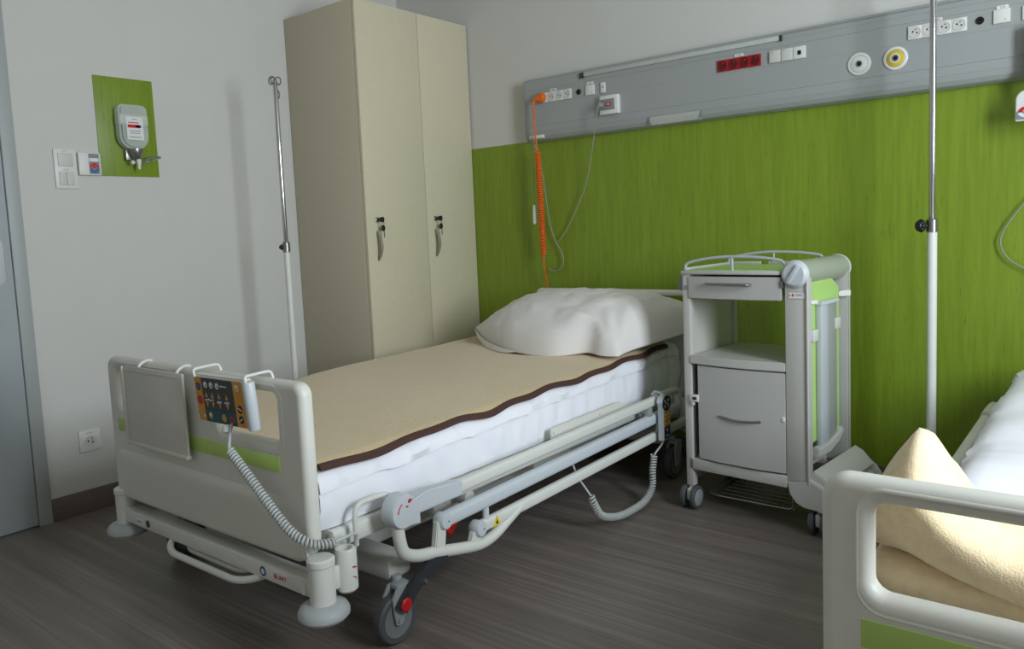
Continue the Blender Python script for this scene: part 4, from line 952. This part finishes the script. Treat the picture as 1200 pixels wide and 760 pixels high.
# ------------------------------------------------------------------ infusion poles
def hook_pts(x, y, z, a, s=1, f=.62):
    c, d = math.cos(a), math.sin(a); return smooth_path([(x + f * q * c, y + f * q * d, z + f * h) for q, h in ((0, 0), (.02, .012 * s), (.04, .004), (.045, -.022), (.032, -.038), (.018, -.028))], 5)
def iv_pole(label, x, y, top, col_z, knob_dir, r_low=.0145, r_up=.0095, kf=1.0):
    t = thing('infusion_stand', label, 'infusion stand', (x, y, 0))
    b = MB(); b.lathe([(0, .10), (.03, .10), (.034, .11), (.034, .15), (.02, .17), (0, .17)], (x, y, 0), (0, 0, 1), 24)
    b.build('base_hub', 'greysteel', t)
    for k in range(5):
        a = k * 2 * PI / 5; c, d = math.cos(a), math.sin(a); b = MB()
        b.tube([(x + .02 * c, y + .02 * d, .125), (x + .20 * c, y + .20 * d, .075)], [.014, .011], 10); b.cyl((x + .19 * c, y + .19 * d, .045), (x + .19 * c, y + .19 * d, .085), .007, 10)
        lg = b.build('leg', 'greysteel', t)
        b = MB(); b.lathe([(0, -.009), (.022, -.009), (.025, -.006), (.025, .006), (.022, .009), (0, .009)], (x + .19 * c, y + .19 * d, .025), (-d, c, 0), 20); b.build('castor', 'rubber', lg)
    MB().cyl((x, y, .12), (x, y, col_z), r_low, 20).build('lower_tube', 'white', t)
    MB().cyl((x, y, col_z - .05), (x, y, top), r_up, 18, .003).build('upper_tube', 'chrome', t)
    b = MB(); b.lathe([(r_low, -.028), (r_low + .003, -.028), (r_low + .003, .012), (r_up + .002, .016), (r_up, .016)], (x, y, col_z), (0, 0, 1), 20); b.build('collar', 'satin', t)
    kx, ky = knob_dir; b = MB()
    b.cyl((x + kx * .012, y + ky * .012, col_z - .006), (x + kx * .03, y + ky * .03, col_z - .006), .006, 10)
    for k in range(7):
        a = 2 * PI * k / 7; sd = V((-ky, kx, 0)); p = V((x + kx * .034 * kf, y + ky * .034 * kf, col_z - .006)) + (sd * .013 * math.cos(a) + V((0, 0, .013 * math.sin(a)))) * kf; b.sphere(p, .0095 * kf, 8, 6)
    b.lathe([(0, .024 * kf), (.016 * kf, .024 * kf), (.018 * kf, .030 * kf), (.018 * kf, .044 * kf), (.012 * kf, .050 * kf), (0, .050 * kf)], (x, y, col_z - .006), (kx, ky, 0), 20); b.build('clamp_knob', 'black', t)
    b = MB()
    for a, zz in ((.4, top), (.4 + PI, top + .004), (1.97, top - .05), (1.97 + PI, top + .002)): b.tube(hook_pts(x, y, zz, a), .0028, 8)
    b.build('hook', 'satin', t); return t
iv_pole('thin chrome infusion pole on a white tube between the wardrobe and left wall', .42, -1.127, 1.712, 1.02, (-.5, -.86), .013, .0098, .55)
iv_pole('chrome and white infusion pole with black knob right of the bedside cabinet', 2.720, -.255, 2.02, 1.006, (-.85, -.5), .0150, .0105)

# ------------------------------------------------------------------ bedding on the second bed
o = mattress(.796 + DX2, 1.712 + DX2, -2.055, -.15, 1.6, 20.0, 1.6); tag(o.build('mattress', 'sheet'), 'mattress under a sunlit wrinkled white sheet on the bed at the right edge', 'mattress')
b = MB()
# folded blanket heap: lower pad and upper folded pad with a raised corner
def pad(x0, x1, ztop, zbot, yb, yf, seed, nu=90, nv=40):
    def fn(u, v):
        x = x0 + (x1 - x0) * u; a = 2 * PI * v; c, s = math.cos(a), math.sin(a)
        e = .55; cx = (abs(c) ** e) * (1 if c > 0 else -1); sx_ = (abs(s) ** e) * (1 if s > 0 else -1)
        y1, y0 = yb(x), yf(x); ym = (y0 + y1) / 2; hy = (y1 - y0) / 2; zt_, zb_ = ztop(x, ym + hy * cx), zbot(x); zm = (zt_ + zb_) / 2; hz = (zt_ - zb_) / 2
        endr = min(1, math.sqrt(max(0.0, 1 - max(0, 1 - (x - x0) / .03) ** 2))) if x < x0 + .03 else 1.0
        endr = max(endr, .05)
        p = V((x, ym + hy * cx * (.85 + .15 * endr), zm + hz * sx_ * endr))
        p += V((0, .006 * nz(x * 6, v * 6, seed), .007 * nz(x * 5 + 3, v * 4, seed + 2)))
        return p
    A = b.grid(nu, nv, fn)
    for i in (0, nu): b.bm.faces.new([A[i][j] for j in range(nv)])
def bump(x, c, w): return math.exp(-((x - c) / w) ** 2)
pad(2.958, 3.84, lambda x, y: .585 - .03 * min(1, max(0, (x - 3.0) / .3)), lambda x: .512, lambda x: -1.66, lambda x: -2.035, 3)
pad(2.955, 3.83, lambda x, y: .632 + (.104 * math.exp(-abs((x - 3.016) / .050) ** 1.35) * bump(y, -1.93, .13)) - .02 * min(1, max(0, (x - 3.04) / .1)) - .085 * min(1, max(0, (x - 3.03) / .06)) * min(1, max(0, (y + 1.95) / .20)) + .012 * math.sin(x * 9), lambda x: .577 - .040 * min(1, max(0, (x - 2.99) / .20)), lambda x: -1.70 + .03 * math.sin(x * 6), lambda x: -2.040 + .018 * bump(x, 2.98, .05), 11)
tag(b.build('blanket', 'blanket2', smooth=80), 'cream wool blanket folded in a heap behind the right-hand footboard', 'blanket')

# ------------------------------------------------------------------ camera
cam = bpy.data.cameras.new('camera'); co = bpy.data.objects.new('camera', cam); COL.objects.link(co)
F, CYP = 917.1732, 352.515
yaw, pitch, roll = -.6763649, .0921811, -.0440800
cy_, sy_, cp_, sp_ = math.cos(yaw), math.sin(yaw), math.cos(pitch), math.sin(pitch)
f = V((sy_ * cp_, cy_ * cp_, -sp_)); r = V((cy_, -sy_, 0)); u = r.cross(f)
r2 = r * math.cos(roll) + u * math.sin(roll); u2 = -r * math.sin(roll) + u * math.cos(roll)
R3 = Matrix((r2, u2, -f)).transposed()
co.matrix_world = Matrix.Translation((3.249705, -3.137224, 1.049985)) @ R3.to_4x4()
cam.sensor_fit = 'HORIZONTAL'; cam.sensor_width = 36.0; cam.lens = F / 1200 * 36.0; cam.shift_y = (CYP - 380) / 1200
cam.clip_start = .05; cam.clip_end = 200
bpy.context.scene.camera = co

# ------------------------------------------------------------------ light: daylight through the window
wd_ = bpy.data.worlds.new('World'); bpy.context.scene.world = wd_; wd_.use_nodes = True
nt = wd_.node_tree; bg = nt.nodes['Background']; bg.inputs['Color'].default_value = (.80, .90, 1.0, 1); bg.inputs['Strength'].default_value = 1.0
for (WY0, WY1), en in zip(WINS, (160,)):
    al = bpy.data.lights.new('window_daylight', 'AREA'); al.shape = 'RECTANGLE'; al.size = WZ1 - WZ0 - .1; al.size_y = WY1 - WY0 - .1; al.energy = en; al.color = (.84, .93, 1.0)
    ao = bpy.data.objects.new('window_daylight', al); COL.objects.link(ao); ao.location = (RX + .005, (WY0 + WY1) / 2, (WZ0 + WZ1) / 2); ao.rotation_euler = (0, math.radians(90), 0)

sc = bpy.context.scene
sc.view_settings.view_transform = 'Standard'; sc.view_settings.look = 'None'; sc.view_settings.gamma = 1.0; sc.view_settings.exposure = -0.90
sc.view_settings.use_curve_mapping = False
sc.cycles.max_bounces = 10; sc.cycles.diffuse_bounces = 6
